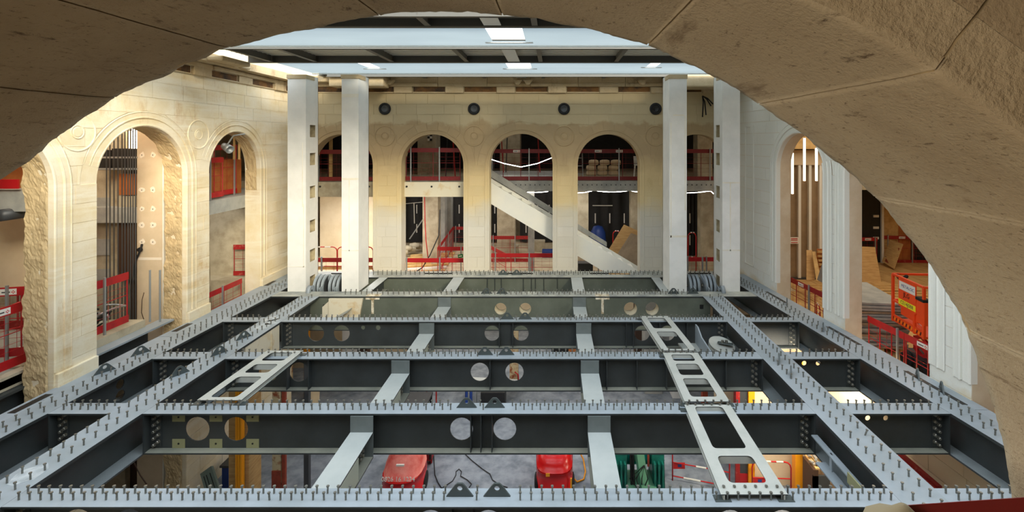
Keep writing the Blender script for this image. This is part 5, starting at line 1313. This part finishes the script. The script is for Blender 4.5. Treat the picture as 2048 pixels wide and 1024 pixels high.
for v in (.5, .73): q4(M(), .08, .95, v, v+.022, .003, .003).build('print_line', m_darkmetal, t)
for (a, b, c, d_) in ((.3, .62, .56, .68), (.2, .5, .8, .93), (.15, .3, .2, .26), (.5, .62, .22, .26), (.75, .88, .2, .3)): q4(M(), a, b, c, d_, .003, .003).build('print_mark', m_rustred, t)

# ------------------------------------------------------------ orange lift platform
lf = thing('lift_platform', 'orange work platform basket with rails, striped kick board and printed panel', 'lift', (8.4, 11.1, FLZ))
A0 = Vector(W(1786, 641, 11.6)); zf = A0.z
LX, LY, L0X, L0Y = XW(1786, 11.6), 11.6, XW(1848, 10.5), 10.5
c0 = Vector((LX, LY, 0)); c1 = Vector((L0X, L0Y, 0)); dd = (c1-c0); ln = dd.length; dd /= ln; dn = Vector((-dd.y, dd.x, 0))   # front edge and inward normal
def LP(u, v, w): q = c0+dd*u+dn*w; return (q.x, q.y, zf+v)
def lbx(m, u0, u1, v0, v1, w0, w1):
    return m.add([LP(u0,v0,w0),LP(u1,v0,w0),LP(u1,v0,w1),LP(u0,v0,w1),LP(u0,v1,w0),LP(u1,v1,w0),LP(u1,v1,w1),LP(u0,v1,w1)], [(0,3,2,1),(4,5,6,7),(0,1,5,4),(1,2,6,5),(2,3,7,6),(3,0,4,7)])
DW = 1.5; HR = 1.12
lbx(M(), 0, ln, 0, .05, 0, DW).build('deck', m_orange, lf)
lbx(M(), 0, ln, .03, .17, -.01, .01).build('kick_board', m_orange, lf); lbx(M(), 0, ln, .03, .17, DW-.01, DW+.01).build('kick_board', m_orange, lf)
n = 18
for i in range(n):
    u0, u1 = ln*i/n, ln*(i+1)/n; mid = (u1-u0)
    M().add([LP(u0, .04, -.012), LP(u0+mid*.55, .04, -.012), LP(u0+mid*1.0, .12, -.012), LP(u0+mid*.45, .12, -.012)], [(0, 1, 2, 3)]).build('yellow_stripe' if i % 2 else 'black_stripe', m_yellow if i % 2 else m_black, lf)
for (u, w) in ((0, 0), (ln, 0), (ln, DW), (0, DW)): M().bar(LP(u, 0, w), LP(u, HR, w), .05).build('corner_post', m_orange, lf)
for v in (HR, .5):
    for a, b in (((0, 0), (ln, 0)), ((ln, 0), (ln, DW)), ((0, DW), (ln, DW)), ((0, 0), (0, DW))): M().bar(LP(a[0], v, a[1]), LP(b[0], v, b[1]), .045).build('rail', m_orange, lf)
M().bar(LP(ln*.72, 0, 0), LP(ln*.72, HR, 0), .05).build('rail_post', m_orange, lf)
pn = lbx(M(), .26, .26+.62, .45, HR-.03, -.03, -.01).build('sign_panel', m_orange, lf)
lbx(M(), .9, 1.15, .30, .80, -.02, .1).build('control_box', m_orange, lf); lbx(M(), .88, 1.14, .8, .86, -.04, .12).build('rubber_cap', m_rubber, lf)
lbx(M(), .3, .88, .26, .44, .0, .1).build('under_box', m_orange, lf)
lbx(M(), .29, .86, .86, 1.05, -.034, -.03).build('white_label', m_whitep, lf); lbx(M(), .265, .875, .50, .63, -.034, -.03).build('yellow_label', plain('label_yellow', (236,228,40), .5), lf)
kid = {c.name: c for c in lf.children}
def ltxt(s, u, v, size, mat, nm, par):
    q = LP(u, v, -.0352); mt = Matrix.Translation(q) @ Matrix(((dd.x, 0, -dn.x, 0), (dd.y, 0, -dn.y, 0), (0, 1, 0, 0), (0, 0, 0, 1))); text(s, nm, mat, kid[par], mt, size, .001)
ltxt('METALOC', .60, .955, .10, m_blue, 'lettering', 'white_label'); ltxt('JLG', .56, .765, .15, m_black, 'lettering', 'sign_panel'); ltxt('CE14J088', .57, .565, .115, m_darkmetal, 'lettering', 'yellow_label')
M().tube([LP(.05, HR, .05), LP(.14, HR-.12, .1), LP(.2, HR-.05, .12), LP(.35, HR+.04, .1)], .04, 6).build('black_joystick_box', m_rubber, lf, True)
M().tube([LP(.4, .3, .3), LP(.45, .1, .3), LP(.6, .08, .3), LP(.5, .2, .35), LP(.45, .3, .32)], .012, 5).build('white_rope', m_whitep, lf, True)
# arm, chassis and wheels
for k in range(3):
    s = 1 if k % 2 else -1
    for w in (.3, .9):
        M().bar(LP(.3, -.05-.22*k, w), LP(ln-.3, -.27-.22*k, w) , .05, .08).build('scissor_arm', m_red, lf); M().bar(LP(ln-.3, -.05-.22*k, w), LP(.3, -.27-.22*k, w), .05, .08).build('scissor_arm', m_red, lf)
lbx(M(), .1, ln-.1, -.78, -.6, .2, 1.1).build('chassis', m_darkmetal, lf)
for (u, w) in ((.3, .15), (ln-.3, .15), (.3, 1.15), (ln-.3, 1.15)):
    q = LP(u, FLZ-zf+.19, w); M().lathe(q, dn, [(0, -.07), (.12, -.07), (.19, -.06), (.19, .06), (.12, .07), (0, .07)], 16).build('wheel', m_rubber, lf, True)
# ------------------------------------------------------------ basement
struct('wall_basement_back', M().box(-14.9, 18.9, 23.8, 24.0, BZ, -1.2), m_plaster)
struct('wall_basement_far_left', M().box(-14.9, -4.8, 19.3, 19.5, BZ, -1.2), m_plaster)
wr_ = struct('wall_basement_right', M().box(XW(1492, 12.7), 9.0, 12.7, 12.85, BZ, -1.0), m_plaster)
struct('wall_basement_right_2', M().box(XW(1432, 15), 9.0, 15.0, 15.2, BZ, -1.0), m_plaster)
PG = 'temporary posts in the basement'
def bpost(name, label, px0, px1, d, mat, **k): return post(name, label, 'post', px0, px1, d, BZ, -.98, mat, group=PG, **k)
t = thing('yellow_post', 'bright yellow ribbed post against a timber, left part of the basement', 'post', (XW(478, 12), 12, BZ), PG)
x0, x1 = XW(473, 12), XW(486, 12)
for i in range(3): M().box(x0+(x1-x0)*i/3, x0+(x1-x0)*(i+.82)/3, 11.95, 12.05, BZ, -1.0).build('rib', m_yellow, t)
M().box(x0, x1, 11.99, 12.06, BZ, -1.0).build('back_plate', m_yellow, t)
bpost('timber_post', 'wide stained timber behind the yellow post', 457, 498, 12.1, m_wood)
bpost('painted_post', 'cream post with rusty red lower half', 544, 561, 12.0, m_rust); 
o = M().box(XW(543.5, 11.99), XW(561.5, 11.99), 11.98, 12.0, BZ, ZW(941, 12)).build('red_oxide_base', m_rustred, bpy.data.objects['painted_post'])
bpost('brown_post', 'dark reddish post right behind the cream post', 563, 570, 12.0, m_rustred)
bpost('grey_post', 'thin grey steel post in the left basement', 607, 617, 12.3, m_darkmetal)
bpost('yellow_strut', 'narrow yellow post further back in the left basement', 607, 616, 17.0, m_yellow)
bpost('timber_post', 'speckled timber post further back in the left basement', 543, 571, 17.4, m_rust)
bpost('brown_post', 'dark brown post next to the pale slab end', 716, 734, 17.8, m_brown)
bpost('white_post', 'pale square post left of the joist', 684, 714, 17.8, m_white)
bpost('brown_post', 'brown steel post at the left joist foot', 814, 830, 17.8, m_brown)
bpost('painted_post', 'white post with rusty edge in the middle of the basement', 1019, 1036, 17.6, m_rust)
bpost('timber_post', 'orange timber post beside the dark recess', 1137, 1152, 18.2, m_ply_or)
bpost('brown_post', 'brown post under the right joist', 1270, 1289, 18.2, m_brown)
bpost('white_post', 'pale post beyond the second bay on the right', 1345, 1373, 17.0, m_white)
bpost('concrete_pier', 'pale concrete pier by the ladder frames', 1290, 1325, 17.3, m_concrete)
bpost('yellow_post', 'orange-yellow post in front of the bright wall, right basement', 1591, 1606, 12.2, m_yellow)
bpost('yellow_post', 'orange-yellow post beside the red door frame', 1497, 1510, 12.5, m_yellow)
bpost('yellow_strut', 'orange-yellow post of the second row beyond', 1500, 1511, 14.8, m_yellow)
bpost('red_post', 'dark red post of the second row beyond', 1470, 1497, 14.85, m_red_old, dep=.12)
bpost('rust_frame', 'orange-brown post beside the dark opening', 1405, 1416, 15.3, m_rustred)
t = thing('red_door', 'dark red door frame with a grey glazed leaf, right basement', 'door', (XW(1484, 12.5), 12.5, BZ))
M().box(XW(1472, 12.5), XW(1480, 12.5), 12.5, 12.58, BZ, -1.0).build('frame', m_red_old, t); M().box(XW(1480, 12.5), XW(1497, 12.5), 12.55, 12.58, BZ, ZW(950, 12.5)).build('red_leaf', m_red, t)
M().box(XW(1480, 12.5), XW(1497, 12.5), 12.56, 12.58, ZW(950, 12.5), -1.0).build('grey_glazing', m_darkmetal, t)
for (a, b, mm, lab) in ((1103, 1137, m_black, 'black recess panel in the middle of the basement'), (1377, 1405, m_darkmetal, 'dark opening panel behind the ladder frame')):
    o = M().box(XW(a, 18.3), XW(b, 18.3), 18.3, 18.4, BZ, -1.0).build('dark_panel', mm); tag(o, lab, 'panel')
cable('reddish cable hanging low at the left', [W(268, 925, 9.9), W(280, 950, 9.9), W(294, 970, 9.9)], .012, m_brown)
# leaning grey slotted panel, blue box
t = thing('slotted_panel', 'grey-green slotted panel leaning in the left basement', 'panel', (XW(415, 12), 12, -4.5))
A, B, C, D = [Vector(p) for p in (W(400, 948, 11.95), W(422, 932, 11.95), W(440, 985, 11.6), W(412, 990, 11.6))]
def qq(m, a, b, c, d_, h, th):
    nn = (B-A).cross(D-A).normalized(); nn = nn if nn.y < 0 else -nn
    P = [A.lerp(B, u).lerp(D.lerp(C, u), v) for u, v in ((a, c), (b, c), (b, d_), (a, d_))]
    return m.add([p+nn*h for p in P]+[p+nn*(h-th) for p in P], [(0,1,2,3),(7,6,5,4),(0,4,5,1),(1,5,6,2),(2,6,7,3),(3,7,4,0)])
qq(M(), 0, 1, 0, 1, 0, .06).build('plate', plain('panel_green', (110,124,116), .6), t)
for a in (.2, .42, .72): qq(M(), a, a+.06, .2, .8, .003, .003).build('slot', m_black, t)
t = thing('blue_crate', 'dark blue crate beside the timber post', 'crate', (XW(448, 12.6), 12.6, BZ))
M().box(XW(443, 12.6), XW(457, 12.6), 12.6, 13.1, BZ, ZW(935, 12.6)).build('body', m_blue, t, bevel=.02); M().box(XW(440, 12.6), XW(458, 12.6), 12.58, 13.12, ZW(935, 12.6), ZW(931, 12.6)).build('lid', m_darkmetal, t)
# bright debris heap and machines far in the left basement
t = thing('yellow_tarp', 'small yellow crumpled tarp far in the left basement', 'tarp', (XW(520, 16.6), 16.6, BZ))
m = M(); c = Vector((XW(520, 16.6), 16.6, BZ+.03)); vs = []; N = 8
for i in range(N):
    for j in range(N):
        u, v = i/(N-1)-.5, j/(N-1)-.5; vs.append((c.x+u*.8, c.y+v*.5, c.z+.35*max(0, 1-4*(u*u+v*v))+.08*noise.noise(Vector((u*7, v*7, 1)))))
m.add(vs, [(i*N+j, (i+1)*N+j, (i+1)*N+j+1, i*N+j+1) for i in range(N-1) for j in range(N-1)]); m.build('tarp_sheet', m_yellow, t, True)
panel('plywood_sheet', 'tan sheet leaning far in the left basement', 'board', [(XW(622, 16.6), 16.6, BZ+1.1), (XW(640, 16.6), 16.6, BZ+1.2), (XW(640, 16.4), 16.3, BZ), (XW(618, 16.4), 16.3, BZ)], .03, m_plaster)
panel('sheet_material', 'large pale grey sheet lying on the basement floor behind the lifting lugs', 'sheet', [(-3.1, 16.6, BZ+.5), (-1.2, 16.6, BZ+.45), (-1.3, 17.4, BZ+.45), (-3.2, 17.4, BZ+.55)], .03, m_galvroof)
t = thing('tool_trolley', 'dark tool trolley with blue bottles behind the pale sheet', 'trolley', (-2.3, 16.1, BZ))
M().box(-2.4, -1.6, 15.9, 16.4, BZ+.1, BZ+.78).build('body', m_black, t, bevel=.02)
for x in (-2.9, -2.75, -2.6): M().cyl((x, 16.1, BZ), (x, 16.1, BZ+.8), .05, 8).build('bottle', m_blue if x < -2.7 else m_galv, t)
cable('short red hose standing up behind the pale sheet', [(-1.25, 17.5, BZ), (-1.28, 17.5, BZ+.6), (-1.4, 17.5, BZ+.7)], .03, m_redtube)
# left: barrier and lamp under the nearest left arch
tube_barrier('wire-framed barrier under the nearest left arch', (-9.75, 8.0), (-9.25, 8.6), -1.6, 1.3, None, plate=False, mat=m_timber)
led('lit lamp strip under the nearest left arch', [W(25, 800, 8.9), W(53, 800, 8.9)])
o = M().box(-10.2, -9.9, 8.0, 8.6, -1.9, .0).build('red_rack', m_red); tag(o, 'bright red rack end under the nearest left arch', 'rack')

# ---- red machine with the phone number
mr = thing('forklift_truck', 'faded red machine seen from behind, white number on its hood', 'machine', (XW(805, 12.2), 12.4, BZ))
def loft(secs, n=20, e=2.6):
    """secs: (centre, half width, half height) in x,z stacked along y or z"""
    m = M(); vs = []; fs = []
    for (c, a, b, axis) in secs:
        for k in range(n):
            t_ = 2*pi*k/n; cu, su = cos(t_), sin(t_)
            p = (abs(cu)**(2/e)*(1 if cu > 0 else -1)*a, abs(su)**(2/e)*(1 if su > 0 else -1)*b)
            vs.append((c[0]+p[0], c[1]+p[1], c[2]) if axis == 'z' else (c[0]+p[0], c[1], c[2]+p[1]))
    for i in range(len(secs)-1):
        for k in range(n): fs.append((i*n+k, i*n+(k+1) % n, (i+1)*n+(k+1) % n, (i+1)*n+k))
    fs.append(tuple(range(n))); fs.append(tuple((len(secs)-1)*n+k for k in reversed(range(n))))
    return m.add(vs, fs)
cx = XW(803, 12.2)
loft([((cx, 12.5, BZ+.15), .50, .62, 'z'), ((cx, 12.5, BZ+.5), .52, .66, 'z'), ((cx, 12.5, BZ+.64), .51, .65, 'z')]).build('counterweight', m_machred, mr, True)
loft([((cx, 12.55, BZ+.64), .50, .63, 'z'), ((cx, 12.6, BZ+.85), .46, .58, 'z'), ((cx, 12.68, BZ+1.05), .38, .48, 'z'), ((cx, 12.74, BZ+1.28), .34, .40, 'z'), ((cx, 12.76, BZ+1.38), .26, .3, 'z')]).build('hood', m_machpink, mr, True)
text('0826 16 1234', 'lettering', m_whitep, mr, Matrix.Translation((cx, 11.93, BZ+.70)) @ Matrix.Rotation(radians(82), 4, 'X'), .15, .006)
M().box(cx-.1, cx+.1, 12.08, 12.12, BZ+.92, BZ+.96).build('badge', m_whitep, mr)
M().box(cx-.42, cx+.42, 13.0, 13.25, BZ+.9, BZ+1.55).build('seat_back', m_black, mr, bevel=.03); M().lathe((cx, 12.95, BZ+1.42), (0, 0, 1), [(0, .1), (.04, .1), (.06, 0), (0, 0)], 10).build('orange_beacon', m_orange, mr, True)
M().bar((cx-.55, 13.1, BZ+1.5), (cx+.55, 13.1, BZ+1.5), .05).build('lamp_bar', m_black, mr)
for dx in (-.4, -.3, .3, .45): M().cyl((cx+dx, 13.08, BZ+1.44), (cx+dx, 13.0, BZ+1.44), .045, 8).build('lamp', m_whitep, mr)
for dx in (-.44, .44):
    M().lathe((cx+dx, 12.6, BZ+.22), (1, 0, 0), [(0, -.1), (.14, -.1), (.22, -.08), (.22, .08), (.14, .1), (0, .1)], 16).build('wheel', m_rubber, mr, True)
    M().bar((cx+dx, 13.3, BZ+.3), (cx+dx, 13.4, BZ+2.0), .06).build('roof_post', m_black, mr)
M().box(cx-.47, cx+.47, 12.9, 13.5, BZ+2.0, BZ+2.05).build('roof_guard', m_black, mr)
# red cage next to it
cg = thing('red_cage_trolley', 'dark red open cage trolley with yellow-green hose, right of the numbered machine', 'trolley', (XW(853, 13.45), 13.5, BZ))
xa, xb = XW(843, 13.45), XW(863, 13.45)
M().box(xa, xb, 13.45, 13.9, BZ+.15, BZ+.85).build('bin', m_red_old, cg)
for x in (xa, xb):
    for y in (13.45, 14.0): M().bar((x, y, BZ+.1), (x, y, BZ+1.9), .035).build('upright', m_red_old, cg)
for z in (1.2, 1.7): M().bar((xa, 13.45, BZ+z), (xb, 13.45, BZ+z), .03).build('cross_rail', m_red_old, cg)
M().tube([(xb-.08, 13.43, BZ+1.8), (xb-.05, 13.41, BZ+1.4), (xb-.12, 13.41, BZ+1.1), (xa+.05, 13.41, BZ+.9)], .02, 5).build('hose', plain('lime', (170,200,40), .5), cg, True)
for x in (xa+.05, xb-.05): M().lathe((x, 13.6, BZ+.09), (1, 0, 0), [(0, -.03), (.09, -.03), (.09, .03), (0, .03)], 10).build('castor', m_rubber, cg)
# ---- bright red machine
m2 = thing('compact_loader', 'glossy bright red compact machine seen from behind, orange beacon on it', 'machine', (XW(1109, 12.5), 12.6, BZ))
cx = XW(1109, 12.5)
loft([((cx, 12.75, BZ+.12), .47, .5, 'z'), ((cx, 12.75, BZ+.45), .48, .55, 'z'), ((cx, 12.75, BZ+.62), .47, .54, 'z')], e=3.2).build('rear_body', m_machred, m2, True)
loft([((cx, 12.77, BZ+.63), .475, .545, 'z'), ((cx, 12.8, BZ+.8), .46, .52, 'z'), ((cx, 12.86, BZ+.93), .42, .44, 'z'), ((cx, 12.9, BZ+.98), .34, .36, 'z')], e=2.8).build('rear_cowl', m_machred, m2, True)
M().box(cx-.21, cx+.21, 12.72, 13.0, BZ+.9, BZ+1.32).build('mast_cover', m_machred, m2, bevel=.03); M().box(cx-.2, cx+.2, 12.8, 13.5, BZ+1.32, BZ+1.5).build('mast_top', m_machred, m2, bevel=.03)
for s in (-1, 1):
    M().box(cx+s*.46-.03, cx+s*.46+.03, 13.0, 13.2, BZ+.2, BZ+1.55).build('side_frame', m_machred, m2)
    M().bar((cx+s*.2, 13.2, BZ+1.4), (cx+s*.46, 13.2, BZ+1.4), .08, .18).build('frame_bridge', m_machred, m2)
    M().lathe((cx+s*.44, 12.6, BZ+.2), (1, 0, 0), [(0, -.08), (.12, -.08), (.2, -.06), (.2, .06), (.12, .08), (0, .08)], 16).build('wheel', m_rubber, m2, True)
    M().cyl((cx+s*.22, 12.70, BZ+1.05), (cx+s*.22, 12.64, BZ+1.05), .025, 8).build('latch', m_whitep, m2)
M().lathe((cx+.33, 12.7, BZ+.97), (0, 0, 1), [(0, .1), (.05, .09), (.06, .02), (.06, 0)], 12).build('orange_beacon', m_orange, m2, True)
M().box(cx-.22, cx-.12, 12.20, 12.215, BZ+.58, BZ+.66).build('yellow_sticker', m_yellow, m2); M().box(cx+.40, cx+.44, 12.24, 12.28, BZ+.15, BZ+.5).build('yellow_edge', m_yellow, m2)
for i in range(6): M().cyl((cx-.08+.08*(i % 3), 12.79, BZ+1.42+.05*(i//3)), (cx-.08+.08*(i % 3), 12.785, BZ+1.42+.05*(i//3)), .012, 6).build('rivet', m_black, m2)
cable('yellow hose curling on the floor beside the bright red machine', [W(1160, 905, 13.6), (XW(1168, 13.3), 13.6, BZ+.1), (XW(1172, 13.0), 13.2, BZ+.03), (XW(1168, 12.8), 12.9, BZ+.03), (XW(1155, 12.6), 12.8, BZ+.03), (XW(1145, 12.6), 12.9, BZ+.1)], .022, m_yellow)
# ---- teal machine
m3 = thing('teal_lifting_machine', 'teal lifting machine with two upright outriggers, between joist and barrier', 'machine', (XW(1278, 12.4), 12.6, BZ))
cx = XW(1278, 12.5)
M().cyl((cx-.28, 12.9, BZ+.75), (cx+.32, 12.9, BZ+.75), .27, 18).build('drum', m_teal2, m3, True)
for s in (-1, 1):
    x = cx+s*.48
    M().ext([(12.3, BZ), (12.9, BZ), (12.8, BZ+.95), (12.5, BZ+.95)], [], lambda u, v, w: (w, u, v), x-.15, x+.15).build('outrigger_box', m_teal, m3, bevel=.02)
    for k in range(3): M().box(x-.13+.1*k, x-.09+.1*k, 12.25, 12.4, BZ, BZ+.85).build('ribbed_leg', m_teal, m3)
    pts = [(x+.12*s, 12.6, BZ+.85), (x+.05*s, 12.6, BZ+1.15), (x-.14*s+(.1*s), 12.65, BZ+1.3)]
    m = M(); m.ext([(x+.17*s, BZ+.8), (x+.17*s, BZ+1.2), (x+.05*s, BZ+1.4), (x-.08*s, BZ+1.35), (x-.2*s, BZ+1.0), (x-.16*s, BZ+.85)], [], lambda u, v, w: (u, w, v), 12.5, 12.66); m.build('curved_arm', m_teal, m3, bevel=.015)
    M().cyl((x+.05*s, 12.48, BZ+1.15), (x+.05*s, 12.5, BZ+1.15), .05, 10).build('red_disc', m_rustred, m3)
    M().cyl((x-.03*s, 12.47, BZ+1.3), (x-.03*s, 12.5, BZ+1.3), .035, 10).build('pin', m_black, m3)
M().bar((cx, 12.5, BZ+1.05), (cx+.1, 12.15, BZ+.15), .2, .14).build('centre_mast', m_green2, m3); M().box(cx-.12, cx+.1, 12.5, 12.7, BZ+.75, BZ+1.15).build('mast_head', m_green2, m3, bevel=.02)
M().box(cx+.2, cx+.25, 12.4, 12.45, BZ+.7, BZ+1.12).build('lever', m_rustred, m3)
for dx in (-.22, -.16): M().cyl((cx+dx, 12.3, BZ+.2), (cx+dx, 12.5, BZ+1.0), .03, 8).build('hydraulic_cylinder', m_black, m3)
for i in range(4): M().tube([(cx-.1+.06*i, 12.2, BZ+.3), (cx-.3+.15*i, 12.1, BZ+.6), (cx+.1, 12.3, BZ+.8)], .014, 5).build('hose', m_rubber, m3, True)
M().box(cx-.35, cx+.4, 12.1, 12.9, BZ+.08, BZ+.3).build('chassis', m_green2, m3, bevel=.03)
# barriers
tube_barrier('red and white crowd barrier standing right of the teal machine', (XW(1345, 12.9), 12.9), (XW(1448, 12.9), 12.5), BZ, .93, 'crowd barriers in the basement')
tube_barrier('red and white crowd barrier before the bright cream wall', (XW(1506, 12.3), 12.35), (XW(1582, 12.3), 12.3), BZ, .88, 'crowd barriers in the basement')
# right corner: pallet with off-cuts, red beam and machine parts
t = thing('timber_bin', 'open timber bin heaped with grey scraps, right basement', 'bin', (XW(1645, 11.5), 11.6, BZ))
d = 11.5
M().box(XW(1627, d), XW(1637, d), d, d+.5, BZ, ZW(940, d)).build('end_board', m_brown, t); M().box(XW(1627, d), XW(1660, d), d+.0, d+.05, BZ, ZW(952, d)).build('front_board', m_darkmetal, t)
for i in range(4): M().box(XW(1632, d)+i*.12, XW(1632, d)+i*.12+.09, d, d+.9, ZW(940, d), ZW(938, d)+.01).build('top_slat', m_timber, t)
rr = random.Random(8)
for i in range(22): M().cb((XW(1638, d)+rr.uniform(-.1, .35), d+.3+rr.uniform(-.2, .3), ZW(935, d)+rr.uniform(0, .08)), (.1, .06, .03), rz=rr.uniform(0, 3), ry=rr.uniform(-.4, .4)).build('scrap', m_galv, t)
t = thing('red_steel_beam', 'dark red inclined beam low at the right', 'beam', W(1830, 935, 9.5))
M().bar(W(1800, 915, 9.6), W(1880, 985, 8.6), .08, .22).build('web', m_red_old, t); M().bar(W(1800, 913, 9.55), W(1880, 983, 8.55), .16, .03).build('flange', m_red_old, t)
t = thing('pipe_tripod', 'pale pipe work stand lit warm, low at the right', 'stand', W(1840, 930, 10.5))
for a, b in (((1822, 918), (1850, 916)), ((1826, 920), (1832, 945)), ((1836, 920), (1846, 950)), ((1832, 925), (1856, 945)), ((1846, 918), (1852, 912))): M().cyl(W(*a, 10.5), W(*b, 10.4), .04, 8).build('pipe', m_timber, t, True)
struct('wall_basement_right_warm', M().box(XW(1795, 12.7), 13, 12.0, 12.1, BZ, -.9), m_plaster)
# floor cables
for i, (pts, lab) in enumerate((([(888, 925, 0), (868, 960, 0)], 'x'),)):
    pass
def fl_pts(P): 
    out = []
    for (px, py) in P: d = (H-BZ-.02)*F/(py-CY); out.append((XW(px, d), d, BZ+.02))
    return out
cable('dark cable running down the slab right of the cage trolley', fl_pts([(867, 905), (869, 935), (870, 950), (876, 965), (883, 976)]), .012, m_rubber)
cable('dark looping cable on the slab in the middle of the front bay', fl_pts([(884, 976), (905, 962), (912, 950), (912, 943), (918, 938), (923, 943), (921, 952), (935, 960), (943, 968), (938, 975)]), .011, m_rubber)
cable('long dark cable crossing the slab towards the red machine', fl_pts([(930, 908), (945, 922), (965, 938), (980, 948), (985, 960), (1000, 970), (1015, 975)]), .011, m_rubber)
cable('thin dark cable on the far slab, second bay', fl_pts([(835, 783), (840, 790), (842, 800), (848, 806)]), .014, m_rubber)
